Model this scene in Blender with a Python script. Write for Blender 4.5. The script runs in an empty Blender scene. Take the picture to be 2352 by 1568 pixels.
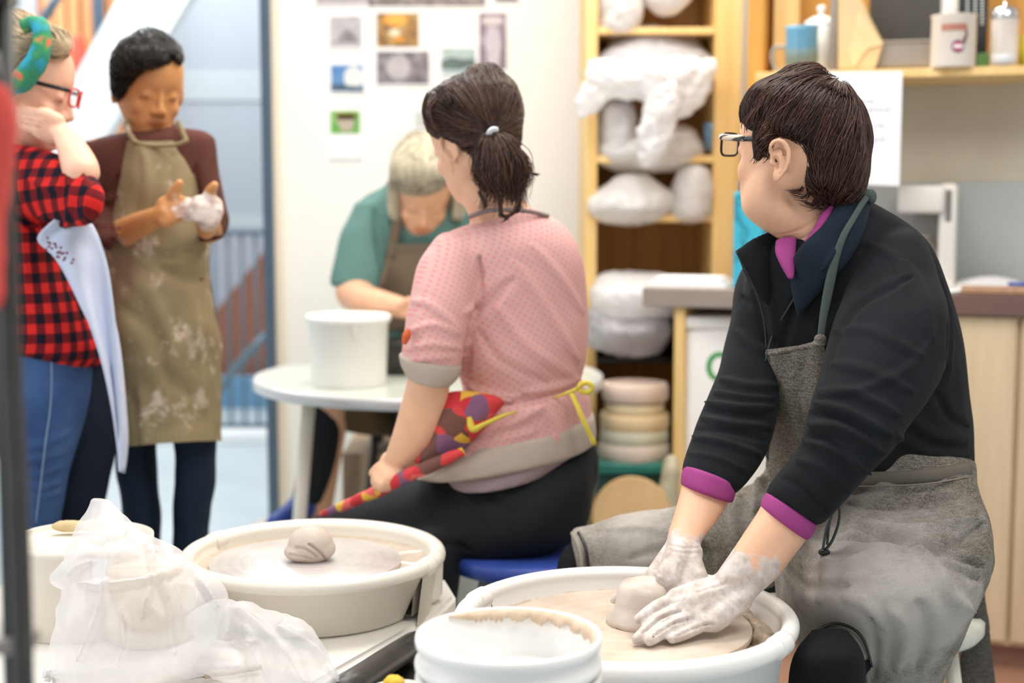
import bpy, bmesh, math, random
import numpy as np
from mathutils import Vector, Matrix, Euler, noise
from mathutils.bvhtree import BVHTree
random.seed(7); np.random.seed(7)
SC = bpy.context.scene
COL = SC.collection
# ---------------------------------------------------------------- camera
F = 2352*50/36.0; PITCH = math.radians(6); CH = 1.22
cp, sp = math.cos(PITCH), math.sin(PITCH)
CAMP = Vector((0,0,CH))
def ray(px,py):
    dx=(px-1176)/F; dz=-(py-784)/F
    return Vector((dx, cp+dz*sp, -sp+dz*cp))
def at(px,py,Y):
    d=ray(px,py); return CAMP+d*(Y/d.y)
def atz(px,py,z):
    d=ray(px,py); return CAMP+d*((z-CH)/d.z)
def lin(c):
    r=[]
    for v in c[:3]:
        v=v/255.0
        r.append(v/12.92 if v<=.04045 else ((v+.055)/1.055)**2.4)
    return (r[0],r[1],r[2],1)
# ---------------------------------------------------------------- materials
class NT:
    def __init__(s,name):
        s.m=bpy.data.materials.new(name); s.m.use_nodes=True
        s.t=s.m.node_tree; s.n=s.t.nodes; s.b=s.n['Principled BSDF']; s.out=s.n['Material Output']
        s._tc=None
    def add(s,typ,**k):
        n=s.n.new(typ)
        for a,v in k.items(): setattr(n,a,v)
        return n
    def link(s,a,b): s.t.links.new(a,b)
    def tc(s):
        if not s._tc: s._tc=s.add('ShaderNodeTexCoord').outputs['Object']
        return s._tc
    def noise(s,scale,detail=4,rough=.55,vec=None,stretch=None):
        v=vec or s.tc()
        if stretch:
            mp=s.add('ShaderNodeMapping'); mp.inputs['Scale'].default_value=stretch
            s.link(v,mp.inputs[0]); v=mp.outputs[0]
        n=s.add('ShaderNodeTexNoise'); n.inputs['Scale'].default_value=scale
        n.inputs['Detail'].default_value=detail; n.inputs['Roughness'].default_value=rough
        s.link(v,n.inputs['Vector']); return n.outputs['Fac']
    def ramp(s,src,p):
        r=s.add('ShaderNodeValToRGB'); e=r.color_ramp.elements
        e[0].position=p[0][0]; e[0].color=p[0][1]; e[1].position=p[-1][0]; e[1].color=p[-1][1]
        for q in p[1:-1]:
            x=e.new(q[0]); x.color=q[1]
        s.link(src,r.inputs[0]); return r.outputs[0]
    def mix(s,f,a,b,mode='MIX'):
        m=s.add('ShaderNodeMix',data_type='RGBA',blend_type=mode)
        for i,v in ((0,f),(6,a),(7,b)):
            if hasattr(v,'is_linked') or hasattr(v,'links'): s.link(v,m.inputs[i])
            else: m.inputs[i].default_value=v
        return m.outputs[2]
    def math(s,op,a,b=None,c=None,clamp=False):
        m=s.add('ShaderNodeMath',operation=op); m.use_clamp=clamp
        for i,v in ((0,a),(1,b),(2,c)):
            if v is None: continue
            if hasattr(v,'links'): s.link(v,m.inputs[i])
            else: m.inputs[i].default_value=v
        return m.outputs[0]
    def attr(s,name):
        a=s.add('ShaderNodeAttribute'); a.attribute_name=name; return a
    def bump(s,h,strength=.3,dist=.002):
        b=s.add('ShaderNodeBump'); b.inputs['Strength'].default_value=strength; b.inputs['Distance'].default_value=dist
        s.link(h,b.inputs['Height']); s.link(b.outputs[0],s.b.inputs['Normal'])
    def set(s,**k):
        nm={'rough':'Roughness','metal':'Metallic','spec':'Specular IOR Level','sss':'Subsurface Weight','trans':'Transmission Weight','alpha':'Alpha','ior':'IOR','sheen':'Sheen Weight','coat':'Coat Weight'}
        for a,v in k.items(): s.b.inputs[nm[a]].default_value=v
        return s
    def color(s,c):
        if hasattr(c,'links'): s.link(c,s.b.inputs['Base Color'])
        else: s.b.inputs['Base Color'].default_value=c
def mul(c,k): return (min(1,c[0]*k),min(1,c[1]*k),min(1,c[2]*k),1)
def M(name,rgb,rough=.6,var=.12,vs=14,bump=.0,bs=150,stretch=None,**k):
    t=NT(name); c=lin(rgb); t.set(rough=rough,**k)
    if var>0:
        t.color(t.ramp(t.noise(vs,5,.6,stretch=stretch),[(.3,mul(c,1-var)),(.7,mul(c,1+var))]))
    else: t.color(c)
    if bump>0: t.bump(t.noise(bs,3,stretch=stretch),bump,.002)
    if k.get('sss'): 
        t.b.inputs['Subsurface Radius'].default_value=(1,.35,.2); t.b.inputs['Subsurface Scale'].default_value=.008
    return t.m
def wood(name,a,b,scale=3,stretch=(14,14,1),rough=.5):
    t=NT(name); t.set(rough=rough)
    n=t.noise(scale,6,.6,stretch=stretch)
    t.color(t.ramp(n,[(.3,lin(a)),(.7,lin(b))])); t.bump(n,.1,.001); return t.m
# ---------------------------------------------------------------- object plumbing
BASE={}
def tag(o,label=None,cat=None,group=None,kind=None):
    if label: o['label']=label
    if cat: o['category']=cat
    if group: o['group']=group
    if kind: o['kind']=kind
    return o
def thing(name,loc,label,cat,group=None):
    o=bpy.data.objects.new(name,None); COL.objects.link(o); o.location=Vector(loc); o.empty_display_size=.05
    BASE[o.name]=Vector(loc); return tag(o,label,cat,group)
def tomesh(g,name='m'):
    if isinstance(g,bmesh.types.BMesh):
        me=bpy.data.meshes.new(name); bmesh.ops.recalc_face_normals(g,faces=g.faces); g.to_mesh(me); g.free(); return me
    return g
def obj(name,g,mat,parent=None,base=None,smooth=True,label=None,cat=None,group=None,kind=None,ang=None):
    me=tomesh(g,name); me.name=name
    me.materials.clear()
    for m in (mat if isinstance(mat,(list,tuple)) else [mat]): me.materials.append(m)
    if smooth:
        me.shade_smooth()
        if ang is not None:
            try: me.set_sharp_from_angle(angle=math.radians(ang))
            except Exception: pass
    o=bpy.data.objects.new(name,me); COL.objects.link(o)
    if parent is not None:
        b=BASE[parent.name]; o.parent=parent
    else:
        if base is None:
            n=len(me.vertices); co=np.empty(n*3); me.vertices.foreach_get('co',co); co=co.reshape(-1,3)
            mn,mx=co.min(0),co.max(0); base=((mn[0]+mx[0])/2,(mn[1]+mx[1])/2,mn[2])
        b=Vector(base); o.location=b
    BASE[o.name]=b
    me.transform(Matrix.Translation(-b))
    return tag(o,label,cat,group,kind)
def dup(root,delta=(0,0,0),rotz=0,label=None,scale=None):
    r=root.copy(); COL.objects.link(r); r.location=root.location+Vector(delta); r.rotation_euler.z+=rotz
    if scale: r.scale=scale
    if label: r['label']=label
    def rec(a,b):
        for ch in [c for c in bpy.data.objects if c.parent==a]:
            c=ch.copy(); COL.objects.link(c); c.parent=b; rec(ch,c)
    rec(root,r); return r
# ---------------------------------------------------------------- mesh builders
def B(): return bmesh.new()
def box(bm,x0,x1,y0,y1,z0,z1,M4=None,bev=0.0,seg=2):
    vs=[bm.verts.new(Vector((x,y,z))) for x in (x0,x1) for y in (y0,y1) for z in (z0,z1)]
    fs=[(0,1,3,2),(4,6,7,5),(0,4,5,1),(2,3,7,6),(0,2,6,4),(1,5,7,3)]
    f=[bm.faces.new([vs[i] for i in q]) for q in fs]
    if bev>0:
        es=set(e for q in f for e in q.edges)
        r=bmesh.ops.bevel(bm,geom=list(es),offset=bev,segments=seg,affect='EDGES',profile=.5)
        vs=list(set(v for q in r['faces'] for v in q.verts)|set(v for v in vs if v.is_valid))
    if M4 is not None:
        for v in vs:
            if v.is_valid: v.co=M4@v.co
    return vs
def rings_to(bm,rings,closed=True,caps=True):
    R=[[bm.verts.new(p) for p in r] for r in rings]; n=len(rings[0])
    for a,b in zip(R[:-1],R[1:]):
        for i in range(n if closed else n-1):
            j=(i+1)%n
            try: bm.faces.new((a[i],a[j],b[j],b[i]))
            except ValueError: pass
    if caps and closed:
        for r,o in ((R[0],1),(R[-1],0)):
            c=Vector((0,0,0))
            for v in r: c+=v.co
            cv=bm.verts.new(c/n)
            for i in range(n):
                j=(i+1)%n
                bm.faces.new((r[j],r[i],cv) if o else (r[i],r[j],cv))
    return R
def lathe(bm,prof,c,seg=48,a0=0,a1=2*math.pi,M4=None):
    c=Vector(c); full=abs(a1-a0-2*math.pi)<1e-6
    n=seg if full else seg+1
    cols=[]
    for i in range(n):
        a=a0+(a1-a0)*i/seg
        col=[]
        for r,z in prof:
            p=Vector((r*math.cos(a),r*math.sin(a),z))
            if M4 is not None: p=M4@p
            col.append(bm.verts.new(p+c))
        cols.append(col)
    for i in range(seg if full else n-1):
        a,b=cols[i],cols[(i+1)%n]
        for k in range(len(prof)-1):
            try: bm.faces.new((a[k],b[k],b[k+1],a[k+1]))
            except ValueError: pass
    bmesh.ops.remove_doubles(bm,verts=[v for q in cols for v in q],dist=1e-5)
def cr(P,k=4):
    """Catmull-Rom through tuples"""
    P=[np.array(p,float) for p in P]
    if len(P)<3:
        return [P[0]*(1-t)+P[1]*t for t in np.linspace(0,1,k+1)]
    out=[]
    for i in range(len(P)-1):
        p0=P[max(i-1,0)]; p1=P[i]; p2=P[i+1]; p3=P[min(i+2,len(P)-1)]
        for j in range(k):
            t=j/k
            out.append(.5*((2*p1)+(-p0+p2)*t+(2*p0-5*p1+4*p2-p3)*t*t+(-p0+3*p1-3*p2+p3)*t**3))
    out.append(P[-1]); return out
def tube(bm,pts,rad,seg=10,k=4,caps=True,flat=1.0,up=None):
    """round tube through 3D points; rad float or list"""
    n=len(pts)
    if not isinstance(rad,(list,tuple)): rad=[rad]*n
    Q=cr([tuple(p)+(r,) for p,r in zip(pts,rad)],k) if k>1 else [np.array(tuple(p)+(r,)) for p,r in zip(pts,rad)]
    ps=[Vector(q[:3]) for q in Q]; rs=[max(q[3],1e-4) for q in Q]
    rings=[]; nrm=None
    for i,p in enumerate(ps):
        t=(ps[min(i+1,len(ps)-1)]-ps[max(i-1,0)])
        if t.length<1e-9: t=Vector((0,0,1))
        t.normalize()
        if up is not None: nrm=Vector(up)-t*Vector(up).dot(t)
        elif nrm is None:
            h=Vector((0,0,1)) if abs(t.z)<.9 else Vector((1,0,0)); nrm=h-t*h.dot(t)
        else: nrm=nrm-t*nrm.dot(t)
        if nrm.length<1e-6: nrm=t.orthogonal()
        nrm.normalize(); b=t.cross(nrm)
        rings.append([p+(nrm*math.cos(a)*rs[i]*flat+b*math.sin(a)*rs[i]) for a in [2*math.pi*q/seg for q in range(seg)]])
    rings_to(bm,rings,caps=caps); return ps
def capsule(bm,a,b,ra,rb,seg=14):
    a,b=Vector(a),Vector(b); d=(b-a)
    if d.length<1e-6: d=Vector((0,0,1e-3))
    u=d.normalized(); pts=[];r=[]
    for th in (85,60,30): pts.append(a-u*ra*math.sin(math.radians(th))); r.append(ra*math.cos(math.radians(th)))
    pts+= [a,b]; r+=[ra,rb]
    for th in (30,60,85): pts.append(b+u*rb*math.sin(math.radians(th))); r.append(rb*math.cos(math.radians(th)))
    tube(bm,pts,r,seg=seg,k=1)
def chain(bm,pts,rad):
    for i in range(len(pts)-1): capsule(bm,pts[i],pts[i+1],rad[i],rad[i+1])
def ell(bm,c,r,R=None,sub=3):
    m=Matrix.Translation(Vector(c))@(R.to_4x4() if R is not None else Matrix())@Matrix.Diagonal((r[0],r[1],r[2],1))
    bmesh.ops.create_icosphere(bm,subdivisions=sub,radius=1,matrix=m)
def sil(bm,rows,k=4,N=28,p=2.2,cap=.5):
    """loft through silhouettes: rows (ax,ay,bx,by,Y,t[,tilt]) A and B the two outline points in the photo, Y distance, t half thickness (m)"""
    rows=[tuple(r)+((0,) if len(r)==6 else ()) for r in rows]
    Q=cr(rows,k); rings=[]
    def ring(q,s=1,off=None):
        A=at(q[0],q[1],q[4]); Bp=at(q[2],q[3],q[4]); c=(A+Bp)/2; u=(Bp-A); ru=u.length/2*s
        if ru<1e-5: ru=1e-5
        u.normalize(); d=(c-CAMP).normalized(); n=(d-u*d.dot(u)).normalized()
        t=q[5]*s; nv=n*t+Vector((0,0,1))*q[6]*s
        if off is not None: c=c+off
        r=[]
        for i in range(N):
            a=2*math.pi*i/N; ca,sa=math.cos(a),math.sin(a)
            r.append(c+u*(ru*math.copysign(abs(ca)**(2/p),ca))+nv*math.copysign(abs(sa)**(2/p),sa))
        return r,c,min(ru,t)
    c0=ring(Q[0])[1]; c1=ring(Q[1])[1]; cn=ring(Q[-1])[1]; cm=ring(Q[-2])[1]
    d0=(c0-c1).normalized(); dn=(cn-cm).normalized()
    if cap>0:
        m=ring(Q[0])[2]
        for th in (80,55,28): rings.append(ring(Q[0],math.cos(math.radians(th)),d0*m*cap*math.sin(math.radians(th)))[0])
    for q in Q: rings.append(ring(q)[0])
    if cap>0:
        m=ring(Q[-1])[2]
        for th in (28,55,80): rings.append(ring(Q[-1],math.cos(math.radians(th)),dn*m*cap*math.sin(math.radians(th)))[0])
    rings_to(bm,rings)
def sheet(rows,thick=.003,k=5,N=36,p=2.2,a0=-.02,a1=1.02,off=.008,inward=False):
    """front half shell following silhouettes (garment panel), solid thickness"""
    rows=[tuple(r)+((0,) if len(r)==6 else ()) for r in rows]
    bm=B(); Q=cr(rows,k); G=[]
    for q in Q:
        A=at(q[0],q[1],q[4]); Bp=at(q[2],q[3],q[4]); c=(A+Bp)/2; u=(Bp-A); ru=u.length/2; u.normalize()
        d=(c-CAMP).normalized(); n=(d-u*d.dot(u)).normalized(); nv=n*q[5]+Vector((0,0,1))*q[6]
        r=[]
        for i in range(N+1):
            s=a0+(a1-a0)*i/N; a=math.pi+math.pi*s
            ca,sa=math.cos(a),math.sin(a)
            pt=c+u*(ru*math.copysign(abs(ca)**(2/p),ca))+nv*math.copysign(abs(sa)**(2/p),sa)-n*off
            r.append(pt)
        G.append(r)
    rings_to(bm,G,closed=False,caps=False)
    return bm
def solidify(bm,t):
    bmesh.ops.recalc_face_normals(bm,faces=bm.faces)
    bmesh.ops.solidify(bm,geom=list(bm.faces),thickness=t)
    return bm
def bake(me,mods):
    ob=bpy.data.objects.new('tmp',me); COL.objects.link(ob)
    for typ,kw in mods:
        md=ob.modifiers.new('m',typ)
        for a,v in kw.items(): setattr(md,a,v)
    dg=bpy.context.evaluated_depsgraph_get(); dg.update()
    out=bpy.data.meshes.new_from_object(ob.evaluated_get(dg))
    bpy.data.objects.remove(ob); bpy.data.meshes.remove(me); return out
def remesh(bm,voxel=.006,smooth=6):
    me=tomesh(bm)
    return bake(me,[('REMESH',dict(mode='VOXEL',voxel_size=voxel)),('SMOOTH',dict(factor=.5,iterations=smooth))])
def getV(me):
    n=len(me.vertices); a=np.empty(n*3); me.vertices.foreach_get('co',a)
    b=np.empty(n*3); me.vertex_normals.foreach_get('vector',b)
    return a.reshape(-1,3),b.reshape(-1,3)
def setV(me,V): me.vertices.foreach_set('co',V.ravel()); me.update()
def bvh(me):
    n=len(me.vertices); V,_=getV(me)
    return BVHTree.FromPolygons([tuple(v) for v in V],[tuple(p.vertices) for p in me.polygons])
def cast(tree,px,py):
    d=ray(px,py).normalized(); h=tree.ray_cast(CAMP,d)
    if h[0] is None: return None,None
    return h[0],h[1]
def fbm(V,scale,amp,oct=3,seed=0):
    o=Vector((seed*7.3,seed*3.1,seed*5.7)); out=np.empty(len(V))
    for i,v in enumerate(V): out[i]=noise.fractal(Vector(v)*scale+o,1.0,2.0,oct)
    return out*amp
def crumple(me,scale=6,amp=.004,oct=3,seed=0,ridge=False):
    V,N=getV(me); f=fbm(V,scale,1,oct,seed)
    if ridge: f=1-np.abs(f)*2.2
    setV(me,V+N*(f*amp)[:,None]); return me
def folds(me,lines,tree=None):
    """lines: (px points, width m, depth m) projected on the surface from the photo"""
    tree=tree or bvh(me); V,N=getV(me); D=np.zeros(len(V))
    for pts,w,dep in lines:
        P=[]
        Q=cr(pts,5)
        for q in Q:
            h,_=cast(tree,q[0],q[1])
            if h is not None: P.append(np.array(h))
        if len(P)<2: continue
        best=np.full(len(V),1e9)
        for i,(a,b) in enumerate(zip(P[:-1],P[1:])):
            ab=b-a; L=ab@ab
            if L<1e-10 or L>.01: continue
            t=np.clip(((V-a)@ab)/L,0,1); c=a+t[:,None]*ab
            e=np.linalg.norm(V-c,axis=1)
            tt=(i+t)/(len(P)-1); fade=np.clip(np.minimum(tt,1-tt)*5,0.05,1)
            e=e/ (0.3+0.7*fade)
            best=np.minimum(best,e)
        x=(best/w)**2
        D+=dep*(1-.9*x)*np.exp(-x)
    setV(me,V+N*D[:,None]); return me
def brush(me,lst,M4=None):
    V,N=getV(me); 
    for c,r,d in lst:
        c=Vector(c); d=Vector(d)
        if M4 is not None: c=M4@c; d=M4.to_3x3()@d
        e=np.linalg.norm(V-np.array(c),axis=1); V=V+np.exp(-(e/r)**2)[:,None]*np.array(d)
    setV(me,V); return me
def fattr(me,name,vals):
    a=me.attributes.new(name,'FLOAT','POINT'); a.data.foreach_set('value',np.asarray(vals,dtype=np.float32))
def strands(tree,V,N,flow,n,L=.09,rad=.0008,lift=.003,seed=1,steps=7,wob=.25,wrap=True,keep=None):
    """hair strands traced over a shell; returns mesh with attribute tint"""
    rnd=random.Random(seed); verts=[];faces=[];tint=[]
    cnt=0; tries=0
    while cnt<n and tries<n*6:
        tries+=1; i=rnd.randrange(len(V)); p=Vector(V[i]); nn=Vector(N[i])
        if keep and not keep(p,nn): continue
        off=rnd.random()*lift; pts=[]; st=L/steps*(.6+.8*rnd.random()); jit=Vector((rnd.gauss(0,1),rnd.gauss(0,1),rnd.gauss(0,1)))*wob
        for s in range(steps+1):
            pts.append(p+nn*off)
            d=flow(p,nn)
            if d is None: break
            d=d.normalized()+jit*(.4+.6*s/steps); d=d-nn*d.dot(nn)
            if d.length<1e-6: break
            p2=p+d.normalized()*st
            if wrap:
                q,qn,_,_=tree.find_nearest(p2)
                if q is None: break
                p,nn=q,qn
            else: p=p2
        if len(pts)<4: continue
        cnt+=1; tv=rnd.random(); b0=len(verts); m=len(pts); r0=rad*(.6+.8*rnd.random())
        for s,q in enumerate(pts):
            t=(pts[min(s+1,m-1)]-pts[max(s-1,0)]).normalized()
            a=t.orthogonal().normalized(); b=t.cross(a); r=r0*math.sin(math.pi*(.12+.86*s/(m-1)))
            for k in range(3):
                an=2.094*k; verts.append(q+a*(math.cos(an)*r)+b*(math.sin(an)*r)); tint.append(tv)
            if s:
                o=b0+3*s
                for k in range(3): faces.append((o-3+k,o-3+(k+1)%3,o+(k+1)%3,o+k))
    me=bpy.data.meshes.new('strands'); me.from_pydata([tuple(v) for v in verts],[],faces); me.update(); fattr(me,'tint',tint); return me
def locks(paths,n,spread,rad,seed=1,curl=0,k=5):
    """bundle of strands along guide paths [(pts3d, spreadscale list)]"""
    rnd=random.Random(seed); verts=[];faces=[];tint=[]
    for pts,sc in paths:
        for _ in range(n):
            o=Vector((rnd.gauss(0,1),rnd.gauss(0,1),rnd.gauss(0,1)))*.6; ph=rnd.random()*6.28; tv=rnd.random(); e=rnd.uniform(.75,1)
            P=[tuple(Vector(p)+o*spread*s) for p,s in zip(pts,sc)]
            Q=cr(P,k); Q=Q[:max(5,int(len(Q)*e))]; m=len(Q); b0=len(verts); r0=rad*(.6+.8*rnd.random())
            Q=[Vector(q)+Vector((math.sin(ph+i*.9),math.cos(ph*1.7+i*.8),0))*curl*i/m for i,q in enumerate(Q)]
            for s,q in enumerate(Q):
                t=(Q[min(s+1,m-1)]-Q[max(s-1,0)]).normalized(); a=t.orthogonal().normalized(); b=t.cross(a); r=r0*(1-.8*(s/m)**3)
                for kk in range(3):
                    an=2.094*kk; verts.append(q+a*(math.cos(an)*r)+b*(math.sin(an)*r)); tint.append(tv)
                if s:
                    oo=b0+3*s
                    for kk in range(3): faces.append((oo-3+kk,oo-3+(kk+1)%3,oo+(kk+1)%3,oo+kk))
    me=bpy.data.meshes.new('locks'); me.from_pydata([tuple(v) for v in verts],[],faces); me.update(); fattr(me,'tint',tint); return me
def join(*mes):
    """join meshes, keeping the float attribute tint"""
    V=[];Fc=[];T=[];o=0
    for me in mes:
        v,_=getV(me); V.append(v)
        if 'tint' in me.attributes:
            a=np.empty(len(v),dtype=np.float32); me.attributes['tint'].data.foreach_get('value',a)
        else: a=np.full(len(v),.35,dtype=np.float32)
        T.append(a)
        Fc+= [tuple(i+o for i in p.vertices) for p in me.polygons]; o+=len(v)
    m=bpy.data.meshes.new('j'); m.from_pydata(np.concatenate(V).tolist(),[],Fc); m.update(); fattr(m,'tint',np.concatenate(T)); return m
def hair_mat(name,dark,light,rough=.38):
    t=NT(name); t.set(rough=rough,spec=.4)
    a=t.attr('tint').outputs['Fac']; n=t.noise(60,3,stretch=(1,1,.3))
    f=t.math('ADD',t.math('MULTIPLY',a,.6),t.math('MULTIPLY',n,.4))
    t.color(t.ramp(f,[(.2,lin(dark)),(.85,lin(light))]))
    t.bump(t.noise(420,2,stretch=(1,1,.15)),.4,.002); return t.m
# ---------------------------------------------------------------- people helpers
def headM(c,yaw,pitch,roll=0,s=1.0):
    return Matrix.Translation(Vector(c))@Matrix.Rotation(math.radians(yaw),4,'Z')@Matrix.Rotation(math.radians(pitch),4,'X')@Matrix.Rotation(math.radians(roll),4,'Y')@Matrix.Scale(s,4)
HS=[(.1125,-.012,.028,.018),(.107,-.04,.058,.042),(.094,-.064,.080,.059),(.068,-.083,.093,.0705),(.038,-.0895,.098,.0755),(.016,-.0885,.098,.0765),
    (-.006,-.083,.096,.0750),(-.026,-.083,.090,.0715),(-.046,-.084,.074,.0675),(-.066,-.085,.045,.0605),(-.084,-.083,.02,.0515),(-.100,-.080,.0,.041),(-.111,-.073,-.02,.027),(-.1155,-.062,-.035,.014)]
def head(bm,m,ears=True,fine=True):
    rings=[]
    for q in cr(HS,2):
        z,yf,yb,w=q; cy=(yf+yb)/2; ry=(yb-yf)/2; r=[]
        for i in range(32):
            a=2*math.pi*i/32; ca,sa=math.cos(a),math.sin(a); pp=2.15
            r.append(m@Vector((w*math.copysign(abs(ca)**(2/pp),ca),cy+ry*math.copysign(abs(sa)**(2/pp),sa),z)))
        rings.append(r)
    rings_to(bm,rings)
    X=lambda v:m@Vector(v); s=m.to_scale().x
    chain(bm,[X((0,-.082,.012)),X((0,-.091,-.018)),X((0,-.0965,-.036))],[.0065*s,.0075*s,.0105*s])
    for sx in (-1,1):
        ell(bm,X((sx*.0115,-.089,-.0410)),(.0085*s,)*3,sub=2)
        ell(bm,X((sx*.031,-.0715,-.002)),(.0145*s,.0135*s,.0125*s),m.to_3x3().normalized(),sub=2)
        ell(bm,X((sx*.040,-.054,-.034)),(.021*s,.022*s,.024*s),sub=2)
    ell(bm,X((0,-.081,-.0635)),(.021*s,.0085*s,.005*s),m.to_3x3().normalized(),sub=2)
    ell(bm,X((0,-.080,-.0725)),(.018*s,.0085*s,.0055*s),m.to_3x3().normalized(),sub=2)
    ell(bm,X((0,-.072,-.100)),(.018*s,.014*s,.012*s),sub=2)
    if ears:
        for sx in (-1,1):
            # helix rim, bowl, lobe
            P=[]
            for a in np.linspace(-.35,1.28,12):
                th=a*math.pi
                P.append(X((sx*(.080+.006*math.sin(th*.5)),.012+.0165*math.cos(th+.15)*(1.0),-.012+.030*math.sin(th+.1))))
            tube(bm,P,.0038*s,seg=8,k=2)
            ell(bm,X((sx*.0755,.012,-.014)),(.0045*s,.015*s,.026*s),m.to_3x3().normalized(),sub=3)
            ell(bm,X((sx*.0785,.004,-.040)),(.0042*s,.0085*s,.0105*s),m.to_3x3().normalized(),sub=2)
            ell(bm,X((sx*.078,-.003,-.017)),(.003*s,.004*s,.006*s),m.to_3x3().normalized(),sub=2)
HB=[((.031,-.088,.012),.011,(0,.003,0)),((-.031,-.088,.012),.011,(0,.003,0)),((.012,-.088,.004),.008,(0,.004,0)),((-.012,-.088,.004),.008,(0,.004,0)),
    ((.030,-.092,.024),.012,(0,-.002,0)),((-.030,-.092,.024),.012,(0,-.002,0)),((0,-.09,-.087),.009,(0,.004,0)),((0,-.092,-.055),.005,(0,.002,0)),
    ((0,-.094,-.0682),.004,(0,.004,0)),((.012,-.092,-.0684),.004,(0,.0035,0)),((-.012,-.092,-.0684),.004,(0,.0035,0))]
def face_paint(me,m):
    """lips mask in head space"""
    V,_=getV(me); mi=np.array(m.inverted()); H=np.c_[V,np.ones(len(V))]@mi.T
    x,y,z=H[:,0],H[:,1],H[:,2]
    lip=np.clip(1.4-((x/.024)**2+((z+.068)/.0095)**2),0,1)*(y<-.07)
    chk=np.clip(1-(((np.abs(x)-.045)/.025)**2+((z+.04)/.025)**2),0,1)*(y<-.03)
    nose=np.clip(1-((x/.018)**2+((z+.04)/.014)**2),0,1)*(y<-.088)
    lash=np.exp(-(((np.abs(x)-.031)/.014)**4))*np.exp(-(((z+.009+.35*(np.abs(x)-.031)**2/.014)/.0016)**2))*(y<-.06)
    fattr(me,'lip',lip); fattr(me,'blush',np.maximum(chk*.7,nose*.8)); fattr(me,'lash',lash)
def skin_mat(name,rgb,lips,clay=None,claycol=(205,196,190)):
    t=NT(name); c=lin(rgb); t.set(rough=.48,sss=.12,spec=.4)
    t.b.inputs['Subsurface Radius'].default_value=(1,.35,.2); t.b.inputs['Subsurface Scale'].default_value=.006
    base=t.ramp(t.noise(18,5,.6),[(.3,mul(c,.92)),(.7,mul(c,1.06))])
    base=t.mix(t.math('MULTIPLY',t.attr('blush').outputs['Fac'],.16),base,lin((224,120,92)))
    base=t.mix(t.math('MULTIPLY',t.attr('lip').outputs['Fac'],.75),base,lin(lips))
    base=t.mix(t.math('MULTIPLY',t.attr('lash').outputs['Fac'],.85),base,lin((60,38,28)))
    if clay:
        a=t.attr('clay').outputs['Fac']; n=t.noise(26,5,.6)
        f=t.math('MULTIPLY',t.math('SUBTRACT',t.math('ADD',a,n),.92),9,clamp=True)
        cc=t.ramp(t.noise(55,5,.65),[(.3,lin((178,160,148))),(.55,lin(claycol)),(.75,lin((226,214,210)))])
        base=t.mix(f,base,cc)
        h=t.math('ADD',t.math('MULTIPLY',f,1.0),t.math('MULTIPLY',t.noise(240,4),.5)); t.bump(h,.45,.0015)
    else: t.bump(t.noise(260,4),.12,.001)
    t.color(base); return t.m
def glasses(parent,m,frame,temple,w=.050,h=.034,y=-.101,z=0.0,stripe=None,lensmat=None,r=.0021):
    X=lambda v:m@Vector(v)
    bm=B()
    for sx in (-1,1):
        P=[];n=28
        for i in range(n+1):
            a=2*math.pi*i/n; ca,sa=math.cos(a),math.sin(a)
            xx=math.copysign(abs(ca)**.5,ca)*w/2; zz=math.copysign(abs(sa)**.5,sa)*h/2
            P.append(X((sx*.0335+xx,y+abs(sx*.0335+xx)**2*2.2,z+zz)))
        tube(bm,P,r,seg=8,k=1,caps=False)
    tube(bm,[X((-.009,y,z+.006)),X((0,y-.002,z+.008)),X((.009,y,z+.006))],r,seg=8)
    g=obj('glasses',bm,frame,parent)
    for sx in (-1,1):
        bm=B()
        P=[X((sx*.059,y+.010,z+.011)),X((sx*.073,y+.018,z+.011)),X((sx*.079,-.05,z+.010)),X((sx*.0805,.0,z+.009)),X((sx*.081,.022,z-.006)),X((sx*.080,.030,z-.024))]
        tube(bm,P,[.0026,.0026,.0026,.0024,.0022,.0018],seg=8,k=4,flat=1.7,up=m.to_3x3()@Vector((0,0,1)))
        tp=obj('temple',bm,temple,g)
        bm=B(); P=[]
        for i in range(24):
            a=2*math.pi*i/24; ca,sa=math.cos(a),math.sin(a)
            xx=math.copysign(abs(ca)**.5,ca)*w/2; zz=math.copysign(abs(sa)**.5,sa)*h/2
            P.append(bm.verts.new(X((sx*.0335+xx,y+abs(sx*.0335+xx)**2*2.2,z+zz))))
        bm.faces.new(P); solidify(bm,.001)
        obj('lens',bm,lensmat or MAT['lens'],g)
    return g
def fingers(bm,wrist,K,Mi,T,r=.0088,thumb=None,wr=.026,palm=.0125):
    """hand: palm built from metacarpals, 4 fingers, thumb; all 3D points"""
    w=Vector(wrist)
    Ks=[Vector(k) for k in K]; ax=(Ks[0]-Ks[3]).normalized()
    for i,k in enumerate(Ks):
        o=ax*(1.5-i)*.011
        capsule(bm,w+o,k,palm*1.15,palm)
    for i in range(3): capsule(bm,Ks[i],Ks[i+1],palm*.92,palm*.92)
    for i,(k,mi,t) in enumerate(zip(Ks,Mi,T)):
        rr=r*(.92 if i==0 else 1 if i<3 else .84)
        t=Vector(t); mi=Vector(mi); d=mi.lerp(t,.5)+(mi-Vector(k)).normalized()*.002
        chain(bm,[k,mi,d,t],[rr*1.15,rr*1.06,rr,rr*.82])
    if thumb:
        P=[Vector(p) for p in thumb]; R=[r*1.7,r*1.35,r*1.2,r*.95][:len(P)]
        chain(bm,P,R)
MAT={}
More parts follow.
